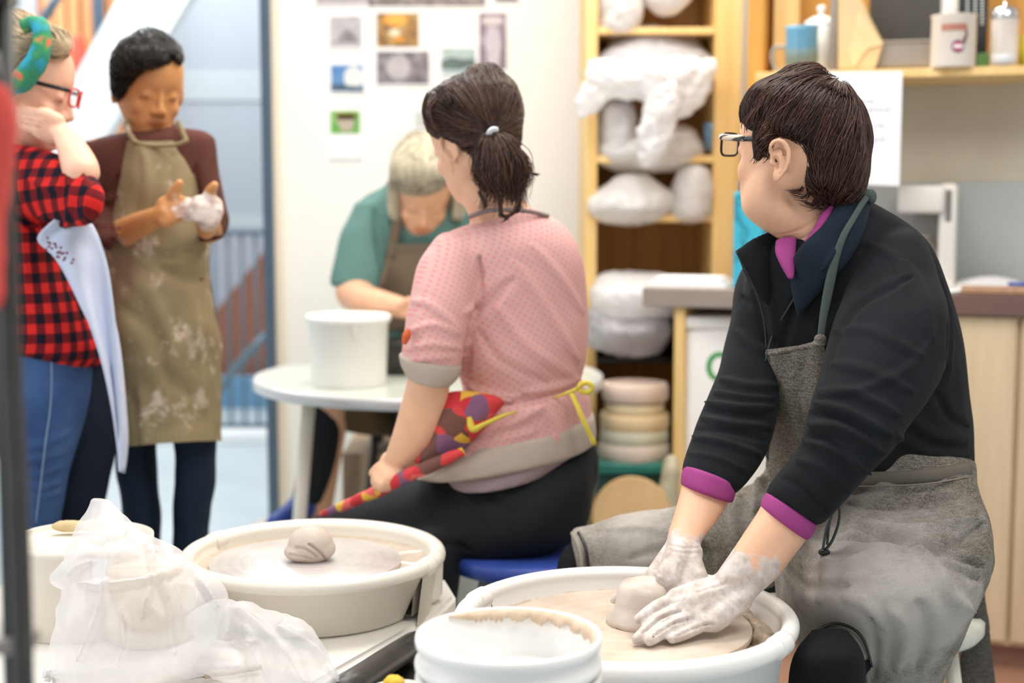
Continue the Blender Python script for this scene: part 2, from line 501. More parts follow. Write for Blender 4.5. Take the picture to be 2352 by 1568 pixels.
def relax(me,c,r,it=8,z=None):
    V,N=getV(me); c=np.array(c); w=np.exp(-(np.linalg.norm(V-c,axis=1)/r)**4)[:,None]
    n=len(me.edges); e=np.empty(n*2,dtype=np.int64); me.edges.foreach_get('vertices',e); e=e.reshape(-1,2)
    k=w[e[:,0],0]+w[e[:,1],0]>.01; e=e[k]
    deg=np.bincount(e.ravel(),minlength=len(V)).astype(float)[:,None]; deg[deg==0]=1
    for _ in range(it):
        S=np.zeros_like(V); np.add.at(S,e[:,0],V[e[:,1]]); np.add.at(S,e[:,1],V[e[:,0]])
        A=np.where(deg>1,S/deg,V); V=V+(A-V)*w*.6
    setV(me,V); return me
# ================================================================ MATERIALS
MAT['lens']=M('lens_glass',(235,240,240),rough=.03,var=0,alpha=.18,spec=.8)
MAT['wall']=M('white_painted_wall',(240,238,233),rough=.7,var=.02,vs=3)
MAT['wall_warm']=M('cream_wall',(240,228,210),rough=.7,var=.02,vs=3)
MAT['floor']=M('pale_grey_floor',(190,202,206),rough=.35,var=.06,vs=5)
MAT['post']=M('blue_grey_metal',(70,88,106),rough=.45,var=.08)
MAT['panel']=M('grey_blue_panel',(176,183,192),rough=.45,var=.03,vs=2)
MAT['panel_pale']=M('pale_panel_tone',(190,198,202),rough=.5,var=.02)
MAT['rail']=M('blue_grey_railing',(92,112,124),rough=.4,var=.05)
MAT['stringer']=M('white_stair_side',(248,250,250),rough=.6,var=.01)
MAT['orange_slat']=M('orange_timber',(218,156,104),rough=.5,var=.15,vs=12,stretch=(3,3,.3))
MAT['red_paint']=M('red_paint',(226,92,72),rough=.5,var=.1)
MAT['brown_stair']=M('brown_stair_panel',(176,118,94),rough=.6,var=.06)
MAT['lilac']=M('lilac_grey_wall',(192,196,206),rough=.7,var=.03)
MAT['blue']=M('light_blue_panel',(124,176,212),rough=.6,var=.05)
MAT['pine']=wood('pine_edge',(226,184,112),(240,208,146))
MAT['pine_orange']=wood('golden_plywood',(198,140,58),(222,166,76))
MAT['ply_back']=wood('golden_back_panel',(196,140,64),(222,168,86))
MAT['pine_pale']=wood('pale_pine_veneer',(200,176,142),(222,200,166),scale=2.2,stretch=(9,9,.8))
MAT['counter']=M('grey_laminate',(150,138,130),rough=.4,var=.06,vs=20)
MAT['counter_edge']=M('brown_counter_edge',(112,84,78),rough=.5,var=.08)
MAT['backboard']=M('beige_grey_board',(202,194,176),rough=.75,var=.04,vs=4)
MAT['splash']=M('blue_grey_splashback',(180,186,186),rough=.5,var=.03,vs=3)
MAT['brown_floor']=M('red_brown_floor',(150,112,92),rough=.5,var=.1,vs=6)
MAT['black']=M('black_paint',(26,26,26),rough=.4,var=.2,vs=40)
MAT['darkmetal']=M('dark_metal',(60,58,56),rough=.35,var=.2,vs=30)
MAT['white_plastic']=M('white_plastic',(244,243,240),rough=.35,var=.02,vs=5)
MAT['cream_plastic']=M('cream_plastic',(226,219,206),rough=.4,var=.03,vs=6)
MAT['paper']=M('white_paper',(244,244,246),rough=.8,var=.01)
MAT['chrome']=M('chrome',(200,200,202),rough=.2,var=.0,metal=1)
MAT['grey_metal']=M('brushed_grey_metal',(150,144,138),rough=.4,var=.08,metal=.3)
def dirty(name,rgb,clay=(196,178,158),z0=0,th=.58,scale=22,rough=.35):
    t=NT(name); t.set(rough=rough); n=t.noise(scale,5,.65)
    f=t.math('MULTIPLY',t.math('SUBTRACT',n,th),8,clamp=True)
    t.color(t.mix(f,lin(rgb),lin(clay))); return t.m
MAT['pan_white']=dirty('splash_pan_white',(240,238,234),th=.66)
MAT['pan_cream']=dirty('splash_pan_cream',(232,226,214),th=.66)
MAT['slip']=M('wet_clay_slip',(190,174,154),rough=.35,var=.12,vs=60,bump=.6,bs=180)
MAT['slip_thick']=M('thick_clay_slip',(176,158,136),rough=.4,var=.15,vs=50,bump=.8,bs=120)
MAT['clay']=M('pale_clay',(204,190,178),rough=.4,var=.06,vs=20,bump=.3,bs=90)
def plastic(name,rgb=(244,243,244),trans=.35):
    t=NT(name); c=lin(rgb)
    t.color(c); t.set(rough=.28,spec=.5)
    t.bump(t.noise(34,4,.65),.5,.003)
    tl=t.add('ShaderNodeBsdfTranslucent'); tl.inputs[0].default_value=c
    tr=t.add('ShaderNodeBsdfTransparent')
    m1=t.add('ShaderNodeMixShader'); m1.inputs[0].default_value=.35
    t.link(t.b.outputs[0],m1.inputs[1]); t.link(tl.outputs[0],m1.inputs[2])
    m2=t.add('ShaderNodeMixShader'); m2.inputs[0].default_value=trans
    t.link(m1.outputs[0],m2.inputs[1]); t.link(tr.outputs[0],m2.inputs[2])
    t.link(m2.outputs[0],t.out.inputs[0]); return t.m
MAT['plastic']=plastic('clear_plastic_film',trans=.5)
MAT['plastic_thick']=plastic('cloudy_plastic_film',trans=.12)
MAT['plastic_grey']=plastic('grey_plastic_film',(196,194,200),trans=.12)
# ================================================================ SETTING
def struct(name,bm,mat,smooth=False,**k): return obj(name,bm,mat,smooth=smooth,kind='structure',**k)
bm=B(); box(bm,-4,4,.3,9.5,-.05,0); struct('floor',bm,MAT['floor'])
WY=4.9
wx0=at(632,500,WY).x; wx1=at(1352,500,WY).x
bm=B(); box(bm,wx0,2.6,WY,WY+.12,0,2.9); struct('wall_back',bm,MAT['wall'])
# door frame post at the opening
xa=at(606,500,4.86).x; xb=at(629,500,4.86).x
bm=B(); box(bm,xa,xb,4.84,5.0,0,2.9,bev=.006); struct('trim_1',bm,MAT['post'])
xa=at(629,500,4.88).x
bm=B(); box(bm,xb-.004,xb+.02,4.87,4.9,0,2.9); struct('trim_2',bm,MAT['wall_warm'])
# right end wall behind the hutch
bm=B(); box(bm,2.6,2.7,2.6,5.0,0,2.9); struct('wall_right',bm,MAT['wall_warm'])
# corridor beyond
PX=7.35
x0=at(250,0,PX).x; x1=at(700,0,PX).x; zb=at(500,522,PX).z
bm=B(); box(bm,x0,x1,PX,PX+.04,zb+.06,3.6,bev=.004); struct('wall_corridor',bm,MAT['panel'])
bm=B(); box(bm,x0,x1,PX-.015,PX+.05,zb,zb+.06,bev=.004); struct('trim_3',bm,MAT['panel_pale'])
z1=at(500,232,PX).z; z2=at(500,165,PX).z
bm=B(); box(bm,x0+.3,x1,PX-.008,PX+.001,z1,z2,bev=.002); struct('reflection_band',bm,MAT['panel_pale'])  # thin pale strip stands in for a reflection painted on the grey panel
bm=B(); box(bm,-4.2,1.5,9.4,9.5,0,4.2); struct('wall_far',bm,MAT['lilac'])
# white stair side (sloping)
SY=6.4
bm=B(); pts=[(560,-470),(722,-470),(432,0),(255,292),(40,640),(-330,1240),(-560,1240),(-90,560),(150,215),(300,-60)]
f=[bm.verts.new(at(x,y,SY)) for x,y in pts]; fc=bm.faces.new(f)
r=bmesh.ops.extrude_face_region(bm,geom=[fc]); bmesh.ops.translate(bm,verts=[v for v in r['geom'] if isinstance(v,bmesh.types.BMVert)],vec=(0,.12,0))
struct('wall_stair',bm,MAT['stringer'])
# orange timber screen behind the stair
root=thing('timber_screen',(at(200,200,7.0).x,7.0,0),'tall orange timber slat screen behind the white stair side','screen')
xs=[100,128,158,190,222,252,282]
for i,x in enumerate(xs):
    bm=B(); a=at(x,100,7.0).x; w=at(x+24,100,7.0).x-a
    box(bm,a,a+w,7.0,7.04,0,3.4,bev=.004); obj('slat',bm,MAT['orange_slat'],root,smooth=False)
bm=B(); box(bm,at(85,0,7.06).x,at(310,0,7.06).x,7.05,7.08,0,3.4); obj('back_board',bm,MAT['brown_stair'],root,smooth=False)
bm=B(); x=at(214,0,6.9).x; box(bm,x,x+.045,6.88,6.93,0,3.4,bev=.004); struct('trim_5',bm,MAT['post'])
bm=B(); box(bm,at(162,0,6.95).x,at(190,0,6.95).x,6.93,6.97,at(170,195,6.95).z,at(170,85,6.95).z,bev=.006)
obj('fire_extinguisher_sign',bm,MAT['red_paint'],smooth=False,label='small red panel on the orange timber screen, above the blonde person in glasses',cat='sign')
bm=B(); tube(bm,[at(70,95,6.2),at(100,45,6.2),at(140,-20,6.2)],.022,k=2)
obj('handrail',bm,MAT['rail'],label='dark sloping handrail above the headband of the blonde person',cat='handrail')
bm=B(); box(bm,at(-60,0,7.2).x,at(98,0,7.2).x,7.2,7.24,0,3.4); struct('wall_corridor_left',bm,MAT['panel_pale'])
# railing
RY=6.95
root=thing('railing',(at(540,500,RY).x,RY,0),'dark blue-grey vertical bar railing beyond the doorway under the grey panel','railing')
zt=at(540,528,RY).z; zbm=at(540,985,RY).z
bm=B(); box(bm,at(300,500,RY).x,at(640,500,RY).x,RY-.02,RY+.02,zt-.025,zt,bev=.005); obj('top_rail',bm,MAT['rail'],root)
bm=B(); box(bm,at(300,500,RY).x,at(640,500,RY).x,RY-.015,RY+.015,zbm,zbm+.03,bev=.004); obj('bottom_rail',bm,MAT['rail'],root)
for x in range(330,640,32):
    bm=B(); tube(bm,[at(x,530,RY),Vector((at(x,530,RY).x,RY,zbm))],.008,k=1,seg=8); obj('bar',bm,MAT['rail'],root)
bm=B(); tube(bm,[at(500,905,6.7),at(545,840,6.7),at(612,768,6.7)],.02,k=2); obj('stair_rail',bm,MAT['rail'],root)
bm=B(); box(bm,at(250,500,RY).x,at(640,500,RY).x,RY-.12,RY+.1,0,.06,bev=.01); struct('trim_6',bm,MAT['stringer'])
# stair flight going down behind the railing
bm=B(); f=[bm.verts.new(at(x,y,8.2)) for x,y in ((470,745),(620,560),(640,560),(640,862),(470,862))]
fc=bm.faces.new(f); r=bmesh.ops.extrude_face_region(bm,geom=[fc]); bmesh.ops.translate(bm,verts=[v for v in r['geom'] if isinstance(v,bmesh.types.BMVert)],vec=(0,.3,0))
struct('wall_stair_brown',bm,MAT['brown_stair'])
bm=B(); box(bm,at(440,0,8.0).x,at(650,0,8.0).x,8.0,8.1,0,at(500,868,8.0).z); struct('wall_blue',bm,MAT['blue'])
# ================================================================ WALL PRINTS
def picmat(name,cols,scale,seed,stretch=None,rough=.6,grad=None):
    t=NT(name); t.set(rough=rough); mp=t.add('ShaderNodeMapping'); mp.inputs['Location'].default_value=(seed*3.7,seed,seed*1.9)
    t.link(t.tc(),mp.inputs[0]); n=t.noise(scale,4,.6,vec=mp.outputs[0],stretch=stretch)
    if grad:
        sx=t.add('ShaderNodeSeparateXYZ'); t.link(t.tc(),sx.inputs[0]); n=t.math('ADD',t.math('MULTIPLY',n,.6),t.math('MULTIPLY',sx.outputs['Z'],grad))
    t.color(t.ramp(n,[(p,mul(lin(c),.8)) for p,c in cols])); return t.m
def picture(x0,y0,x1,y1,name,label,mat,margin=5,bottom=None,cat='photograph',extra=None,dy=.0):
    Y=WY-.004-dy; a=at(x0,y0,Y); b=at(x1,y1,Y); yb=bottom or y1+margin
    c=at(x0-margin,y0-margin,Y); d=at(x1+margin,yb,Y)
    bm=B(); box(bm,c.x,d.x,Y,Y+.002,d.z,c.z); 
    root=obj(name,bm,MAT['paper'],smooth=False,label=label,cat=cat,group='prints pinned to the white wall')
    bm=B(); box(bm,a.x,b.x,Y-.0015,Y,b.z,a.z); obj('printed_image',bm,mat,root,smooth=False)
    if extra: extra(root,Y)
    return root
G=lambda a,b,c: [(.3,a),(.5,b),(.7,c)]
def add(root,Y,shape,mat,nm='printed_shape'):
    bm=B(); f=[bm.verts.new(at(x,y,Y-.002)) for x,y in shape]; bm.faces.new(f); solidify(bm,.0006); obj(nm,bm,mat,root,smooth=False)
def el(cx,cy,rx,ry,n=20): return [(cx+rx*math.cos(2*math.pi*i/n),cy+ry*math.sin(2*math.pi*i/n)) for i in range(n)]
picture(725,-60,848,10,'wall_photo','purple-grey print cut off by the top edge, above the grey vase print',picmat('p1',G((170,160,165),(198,190,192),(150,140,148)),25,1))
picture(852,-60,1115,14,'wall_photo','long dark grey print cut off by the top edge, above the orange print',picmat('p2',G((96,86,86),(150,138,136),(190,182,178)),25,2))
picture(1136,-60,1190,3,'wall_photo','narrow dark print at the top edge of the wall, above the tall purple print',picmat('p3',G((60,56,62),(90,86,92),(130,126,130)),25,3))
def e_vase(r,Y):
    add(r,Y,[(772,98),(782,78),(800,66),(815,80),(826,98)],picmat('p4b',G((120,116,124),(150,146,152),(175,170,176)),40,5))
picture(757,37,832,108,'wall_photo','square pale grey print of dark leafy shapes, left of the orange print',picmat('p4',G((190,186,192),(208,204,208),(168,164,172)),20,4),extra=e_vase)
def e_or(r,Y):
    add(r,Y,el(908,46,28,15),picmat('p5b',G((255,176,60),(252,190,90),(240,150,40)),40,5))
    add(r,Y-.0006,el(906,75,14,9),picmat('p5c',G((240,226,190),(250,240,210),(230,200,150)),40,5))
    add(r,Y-.0006,el(916,90,13,6),picmat('p5d',G((240,160,50),(250,170,60),(230,140,40)),40,5))
picture(865,30,962,108,'wall_photo','orange and brown print with bright orange patch, above the wide grey print',picmat('p5',G((96,70,60),(176,130,70),(210,180,120)),30,6),extra=e_or,bottom=118,dy=.002)
def e_fig(r,Y):
    add(r,Y,el(1131,48,24,11),picmat('p6b',G((226,210,214),(235,220,224),(210,190,196)),40,5))
    add(r,Y,[(1118,62),(1146,62),(1152,100),(1146,158),(1122,158),(1114,100)],picmat('p6c',G((200,190,204),(220,212,222),(180,168,184)),40,5))
picture(1100,30,1163,160,'wall_photo','tall purple print of a pale upright form, above the ponytail person',picmat('p6',G((120,98,110),(150,130,144),(186,174,190)),25,7),extra=e_fig,bottom=182,dy=.002)
def e_gr(r,Y):
    add(r,Y,el(915,155,28,28),picmat('p7b',G((190,184,188),(206,200,204),(176,170,176)),30,5))
picture(865,117,986,193,'wall_photo','wide dark grey print with pale centre, directly below the orange print',picmat('p7',G((100,92,98),(140,132,138),(182,176,180)),30,8),extra=e_gr)
def e_ls(r,Y):
    add(r,Y,[(1013,140),(1035,132),(1062,136),(1090,134),(1094,152),(1050,160),(1013,158)],picmat('p8b',G((84,104,104),(100,120,118),(120,136,128)),40,5))
picture(1014,110,1093,173,'wall_photo','landscape print with dark trees under pale blue sky, left of the tall purple print',picmat('p8',G((176,200,210),(196,214,216),(170,186,160)),18,9),extra=e_ls)
def e_sky(r,Y):
    add(r,Y,el(812,178,22,26),picmat('p9b',G((246,246,240),(250,250,248),(236,238,240)),30,5))
    add(r,Y-.0006,[(760,192),(835,200),(835,210),(760,208)],picmat('p9c',G((70,90,110),(80,110,140),(60,80,90)),30,5))
picture(760,149,834,210,'wall_photo','blue sky and white cloud print, left of the wide grey print',picmat('p9',G((70,110,190),(110,160,214),(70,120,200)),20,10),extra=e_sky)
def e_pot(r,Y):
    add(r,Y,[(773,262),(817,262),(814,284),(804,303),(786,303),(776,284)],picmat('p10b',G((196,180,160),(206,190,172),(180,170,150)),30,5))
    add(r,Y-.0006,[(771,260),(818,260),(816,274),(773,274)],picmat('p10c',G((236,170,80),(240,180,96),(226,160,70)),30,5))
    bmx=B()
    for i in range(9):
        a=at(757+i*8.5,364,Y-.001); box(bmx,a.x,a.x+.0075,Y-.002,Y-.0005,a.z-.004,a.z+.004)
    obj('caption_line',bmx,M('caption_ink',(176,174,178),var=0),r,smooth=False)
picture(759,254,827,307,'wall_poster','white sheet with a green potted-plant print and caption, lowest on the wall',picmat('p10',G((90,170,60),(120,190,90),(160,210,130)),14,11),extra=e_pot,bottom=372,cat='poster')
picture(952,255,985,292,'wall_photo','faint small pale print left of the ponytail person\'s hair',picmat('p11',G((225,228,220),(214,216,210),(232,232,228)),30,12))
# ================================================================ TALL SHELF UNIT
TY=4.2
root=thing('shelf_unit',(at(1500,600,TY).x,TY+.2,0),'tall golden pine shelf unit full of plastic-wrapped pots, right of the white wall','shelf unit')
xl0=at(1345,300,TY).x; xl1=at(1372,300,TY).x; xr0=at(1640,300,TY).x; xr1=at(1702,300,TY).x
bm=B(); box(bm,xl0,xl1,TY,TY+.4,0,2.6,bev=.002); obj('side_panel',bm,MAT['pine'],root,smooth=False)
bm=B(); box(bm,xr0,xr1,TY,TY+.4,0,2.6,bev=.002); obj('side_panel',bm,MAT['pine'],root,smooth=False)
bm=B(); box(bm,xl1,xr0,TY+.38,TY+.4,0,2.6); obj('back_panel',bm,MAT['ply_back'],root,smooth=False)
for ya,yb in ((-130,-112),(62,78),(162,178),(357,374),(492,510)):
    bm=B(); z1=at(1500,ya,TY).z; z0=at(1500,yb,TY).z; box(bm,xl1,xr0,TY+.005,TY+.38,z0,z1,bev=.002); obj('shelf',bm,MAT['pine'],root,smooth=False)
for ya in (712,820,1062):
    bm=B(); z1=at(1500,ya,TY).z; box(bm,xl1,xr0,TY+.01,TY+.38,z1-.02,z1,bev=.002); obj('shelf',bm,MAT['black'] if ya<1000 else MAT['ply_back'],root,smooth=False,label='black shelf board' if ya<1000 else None)
bm=B(); box(bm,at(1460,0,TY+.36).x,at(1466,0,TY+.36).x,TY+.36,TY+.375,at(0,640,TY).z,2.2); obj('back_batten',bm,MAT['pine_orange'],root,smooth=False)
# wrapped pots
def bag(rows,name,label,mat='plastic_thick',amp=.014,sc=7,seed=1,cat='plastic bag',vox=.009,group='plastic-wrapped pots on the shelf unit',p=2.2,lo=.0035):
    bm=B()
    for rw in rows: sil(bm,rw,p=p,N=24)
    me=remesh(bm,vox,3); crumple(me,sc,amp,3,seed); crumple(me,sc*3.1,lo,3,seed+9,ridge=True)
    return obj(name,me,MAT[mat],label=label,cat=cat,group=group)
Y=TY+.08
bag([[(1372,-60,1480,-60,Y,.1),(1368,20,1478,15,Y,.1),(1368,60,1468,62,Y,.1)]],'wrapped_pot','plastic-wrapped pot hanging at the top left of the shelf unit',seed=1)
bag([[(1482,-60,1592,-60,Y,.1),(1484,0,1588,-2,Y,.1),(1505,18,1560,20,Y,.08)]],'wrapped_pot','plastic-wrapped pot at the top edge of the shelf unit, right of another',seed=2)
bag([[(1400,90,1600,85,Y+.05,.1),(1375,125,1630,125,Y,.12),(1350,158,1640,160,Y-.02,.13)]],'wrapped_pot','wide plastic-wrapped bowl on the second shelf with film spilling over its edge',seed=3,mat='plastic_grey')
bag([[(1352,140,1640,140,Y-.16,.03),(1350,175,1640,172,Y-.18,.035),(1362,215,1560,220,Y-.16,.03)],[(1520,160,1640,160,Y-.17,.03),(1530,210,1632,200,Y-.17,.03),(1545,260,1590,258,Y-.16,.02)],[(1470,190,1560,190,Y-.19,.03),(1478,260,1560,250,Y-.2,.035),(1460,320,1540,320,Y-.2,.03),(1470,372,1500,374,Y-.19,.02)],[(1345,195,1500,190,Y-.17,.02),(1322,240,1420,225,Y-.17,.02),(1330,270,1350,268,Y-.17,.01)]],'plastic_film','loose white plastic film draped down over the middle shelves of the shelf unit',amp=.014,sc=9,seed=4,mat='plastic_thick',cat='plastic film',vox=.006,lo=.006)
bag([[(1378,255,1455,252,Y,.09),(1372,300,1460,300,Y,.1),(1368,352,1470,352,Y,.1)]],'wrapped_pot','upright plastic-wrapped pot on the third shelf, left side',seed=5)
bag([[(1470,310,1590,315,Y,.1),(1380,335,1610,338,Y,.11),(1370,352,1612,352,Y,.12)]],'wrapped_pot','flat plastic-wrapped bundle lying on the third shelf under the hanging film',seed=6)
bag([[(1400,420,1500,418,Y-.03,.09),(1352,450,1540,445,Y-.05,.11),(1345,478,1542,478,Y-.06,.12),(1350,490,1530,488,Y-.05,.11)]],'wrapped_pot','low mound wrapped in white plastic on the fourth shelf, left side',seed=7,amp=.01)
bag([[(1552,398,1632,400,Y-.02,.08),(1540,440,1637,440,Y-.03,.09),(1536,486,1637,486,Y-.03,.09)]],'wrapped_pot','tall white plastic-wrapped pot on the fourth shelf, right side',seed=8,amp=.01)
bag([[(1372,648,1540,642,Y-.1,.11),(1355,670,1562,668,Y-.14,.13),(1352,702,1560,700,Y-.14,.13)]],'wrapped_pot','white plastic-wrapped bundle beside the end of the grey worktop',seed=9,amp=.012)
bag([[(1356,715,1545,712,Y-.12,.11),(1352,760,1548,760,Y-.16,.12),(1356,798,1530,798,Y-.14,.1),(1450,812,1515,812,Y-.16,.05)]],'wrapped_pot','grey crumpled plastic bundle below the white one, above the dark shelf gap',seed=10,amp=.02,mat='plastic_grey')
bm=B(); c=at(1636,345,TY+.05); lathe(bm,[(0,0),(.024,0),(.028,.08),(.026,.08),(.022,.006),(0,.006)],c,24); obj('cup',bm,M('blue_glaze',(110,140,170),rough=.3),label='small blue cup at the right end of the third shelf',cat='cup')
# plaster bats stack
bats=[(882,922,1385,1538,(222,200,184)),(926,950,1392,1528,(214,196,160)),(950,988,1380,1540,(226,200,160)),(986,1018,1380,1538,(208,206,184)),(1018,1056,1376,1540,(220,204,190))]
for i,(ya,yb,xa,xb,cl) in enumerate(bats):
    Yb=3.98; a=at(xa,yb,Yb); b=at(xb,yb,Yb); r=(b.x-a.x)/2; h=at(1460,ya,Yb).z-at(1460,yb,Yb).z
    bm=B(); lathe(bm,[(0,0),(r*.94,0),(r,h*.18),(r,h*.8),(r*.95,h),(r*.8,h),(r*.78,h*.9),(0,h*.9)],((a.x+b.x)/2,Yb+r*.4,a.z),40)
    obj('plaster_bat',bm,M('plaster_%d'%i,cl,rough=.8,var=.08,vs=9),smooth=True,ang=40,label=['top pinkish round plaster bat of the stack under the dark shelf','thin yellowish plaster bat, second from the top of the stack','tan plaster bat in the middle of the stack','greenish plaster bat, second from the bottom of the stack','pale pink plaster bat at the bottom of the stack on the green crate'][i],cat='plaster bat',group='round plaster bats stacked in the shelf unit')
# green crate under the bats
ca=at(1368,1062,3.92); cb=at(1548,1062,3.92)
root=thing('green_crate',((ca.x+cb.x)/2,4.05,0),'dark green plastic crate under the stack of plaster bats','crate')
bm=B(); box(bm,ca.x+.01,cb.x-.01,3.94,4.16,0,ca.z-.03,bev=.01); obj('crate_body',bm,M('dark_green',(22,66,58),rough=.5),root)
bm=B(); box(bm,ca.x,cb.x,3.92,4.18,ca.z-.035,ca.z-.002,bev=.008); obj('rim',bm,M('teal_plastic',(40,120,108),rough=.4),root)
for i,(cx,cy,rx,lab,cl) in enumerate(((1452,1185,92,'tan round disc leaning in front of the green crate, left one',(190,156,110)),(1500,1200,80,'pale tan round disc leaning in front of the green crate, right of another',(206,170,124)))):
    c=at(cx,cy,3.72+.06*i-.05); r=rx/F*3.7
    Mx=Matrix.Rotation(math.radians(-32),4,'Y')@Matrix.Rotation(math.radians(72),4,'X')
    bm=B(); lathe(bm,[(0,0),(r*.97,0),(r,.004),(r,.018),(r*.97,.022),(0,.022)],c,40,M4=Mx); obj('round_bat',bm,M('tan_board_%d'%i,cl,rough=.7,var=.08),smooth=True,ang=40,label=lab,cat='board',group='tan round boards by the crate')
bm=B(); sil(bm,[(1530,1050,1556,1052,3.7,.03),(1515,1100,1560,1100,3.7,.05),(1495,1180,1565,1180,3.7,.06),(1490,1300,1570,1300,3.7,.07),(1492,1480,1568,1480,3.7,.07)],k=3); me=remesh(bm,.008,4); crumple(me,9,.01,3,4); V,_=getV(me); V[:,2]=np.maximum(V[:,2],.001); setV(me,V)
obj('paper_sack',me,M('grey_sack',(178,168,142),rough=.8,var=.1,bump=.3,bs=60),label='grey-beige sack standing against the pine cabinet side panel',cat='sack')
# ================================================================ WORKTOP AND HUTCH
P0=Vector((.643,3.75,0)); HA=math.radians(-18.4)
HM=Matrix.Translation(P0)@Matrix.Rotation(HA,4,'Z'); HI=HM.inverted()
def hl(px,py,c=0):
    o=HI@CAMP; d=HI.to_3x3()@ray(px,py); t=(c-o.y)/d.y; return o+d*t
def hbox(x0,x1,y0,y1,z0,z1,bev=0): 
    bm=B(); box(bm,x0,x1,y0,y1,z0,z1,M4=HM,bev=bev); return bm
zc=hl(2250,675).z; zcb=hl(2250,722).z
xL=hl(1475,660,-.02).x
root=thing('worktop',HM@Vector((.3,.2,zcb)),'long grey laminate worktop with brown front edge behind the seated person in black','worktop')
obj('top_slab',hbox(xL,1.3,-.02,.42,zcb,zc,.004),MAT['counter'],root,smooth=False)
obj('front_edge',hbox(hl(1760,700,-.03).x,1.3,-.03,-.02,zcb,zc,.002),MAT['counter_edge'],root,smooth=False,label='dark brown front edge')
# base panel, cabinet
a=hl(1548,800).x; b=hl(1572,800).x
bm=hbox(a,b,.0,.42,0,zcb,.002); obj('end_panel',bm,MAT['pine'],smooth=False,label='narrow vertical pine end panel holding up the left end of the worktop',cat='panel')
root=thing('base_cabinet',HM@Vector((.7,.2,0)),'pale pine base cabinet under the brown-edged worktop at the right edge','cabinet')
cx0=hl(1800,900).x
obj('carcass',hbox(cx0,1.3,.012,.42,.06,zcb,.002),MAT['pine_pale'],root,smooth=False)
s=hl(2336,900).x
obj('door',hbox(cx0+.005,s-.006,-.006,.010,.075,zcb-.005,.003),MAT['pine_pale'],root,smooth=False)
obj('door',hbox(s+.006,1.3,-.006,.010,.075,zcb-.005,.003),MAT['pine_pale'],root,smooth=False)
obj('plinth',hbox(cx0,1.3,.04,.40,0,.06),MAT['brown_floor'],root,smooth=False)
bm=hbox(cx0+.02,1.6,-.7,.5,0,.004); obj('floor_mat',bm,MAT['brown_floor'],smooth=False,label='red-brown mat on the floor in front of the pale pine cabinet',cat='mat')
# back boards and hutch
zs=hl(2352,150).z
zs2=zs-.022
obj('wall_hutch_lower',hbox(hl(1736,300,.3).x,1.5,.43,.45,zc,2.4),MAT['backboard'],smooth=False,kind='structure').name='wall_side'
root=thing('hutch_shelf',HM@Vector((.4,.2,zc)),'open pine hutch shelf above the worktop, holding a mug, bag, can and jar','shelf')
hx0=hl(1736,175).x
obj('shelf_board',hbox(hx0,1.3,0,.30,zs2,zs,.002),MAT['pine'],root,smooth=False)
obj('back_board',hbox(hx0,1.3,.30,.315,zs2-.62,zs2),MAT['backboard'],root,smooth=False)
obj('splashback',hbox(hx0,1.3,.29,.30,zc,hl(2250,418,.29).z,.001),MAT['splash'],root,smooth=False)
obj('upper_back',hbox(hx0,1.3,.285,.30,zs,2.1),MAT['pine_orange'],root,smooth=False)
a=hl(1700,100).x; b=hl(1738,100).x
obj('side_panel',hbox(a,b,.12,.30,zc,2.1,.002),MAT['pine_orange'],root,smooth=False)
a=hl(1776,60,.2).x; b=hl(1834,60,.2).x
obj('divider',hbox(a,b,.2,.28,zs,2.1,.002),MAT['pine'],root,smooth=False)
# waste bin with green logo
ba=at(1576,760,3.83); bb=at(1800,760,3.83); zt=at(1650,728,3.8).z
root=thing('waste_bin',((ba.x+bb.x)/2,3.95,0),'white plastic bin with a green ring logo under the worktop','bin')
bm=B(); box(bm,ba.x,bb.x,3.83,4.12,0,zt-.03,bev=.015); obj('bin_body',bm,MAT['white_plastic'],root)
bm=B(); box(bm,ba.x-.004,bb.x+.004,3.82,4.13,zt-.035,zt,bev=.008); obj('lid',bm,MAT['white_plastic'],root)
bm=B(); c=at(1652,842,3.826); P=[c+Vector((.028*math.cos(a),0,.034*math.sin(a))) for a in np.linspace(.9,2*math.pi+.1,24)]
tube(bm,P,.007,seg=8,k=1,flat=1); 
for v in bm.verts: v.co.y=3.829+(v.co.y-3.826)*.25
obj('green_logo',bm,M('green_print',(60,160,76),rough=.5,var=0),root)
# papers + teal bag on left worktop
def on(px,py,z): return atz(px,py,z)
pa=hl(1502,640,.1); pb=hl(1678,640,.1)
bm=B()
for i in range(5):
    box(bm,pa.x+.004*i,pb.x-.006*i,.02+.004*i,.2-.004*i,zc+.005*i,zc+.005*i+.004,M4=HM)
obj('paper_stack',bm,MAT['paper'],smooth=False,label='stack of white papers on the left end of the worktop',cat='paper')
a=hl(1682,640,.03); b=hl(1752,640,.03); zt=hl(1700,440,.03).z
root=thing('teal_bag',HM@Vector(((a.x+b.x)/2,.14,zc)),'turquoise carton with a dark pattern standing on the worktop by the seated person\'s chin','carton')
t=NT('teal_print'); n=t.noise(26,2,.4,stretch=(1,1,.6)); t.color(t.ramp(n,[(.50,lin((60,178,204))),(.56,lin((20,128,150))),(.62,lin((70,188,210)))])); t.set(rough=.5)
obj('carton_body',hbox(a.x,b.x,.03,.10,zc,zt,.004),t.m,root,smooth=False)
bm=hbox(a.x+.008,b.x-.012,.05,.08,zt,zt+.03,.006); obj('cap',bm,M('cap_grey',(92,96,120),rough=.5),root)
# things on the hutch shelf
def hp(px,c,z): 
    q=hl(px,160,c); return HM@Vector((q.x,c,z))
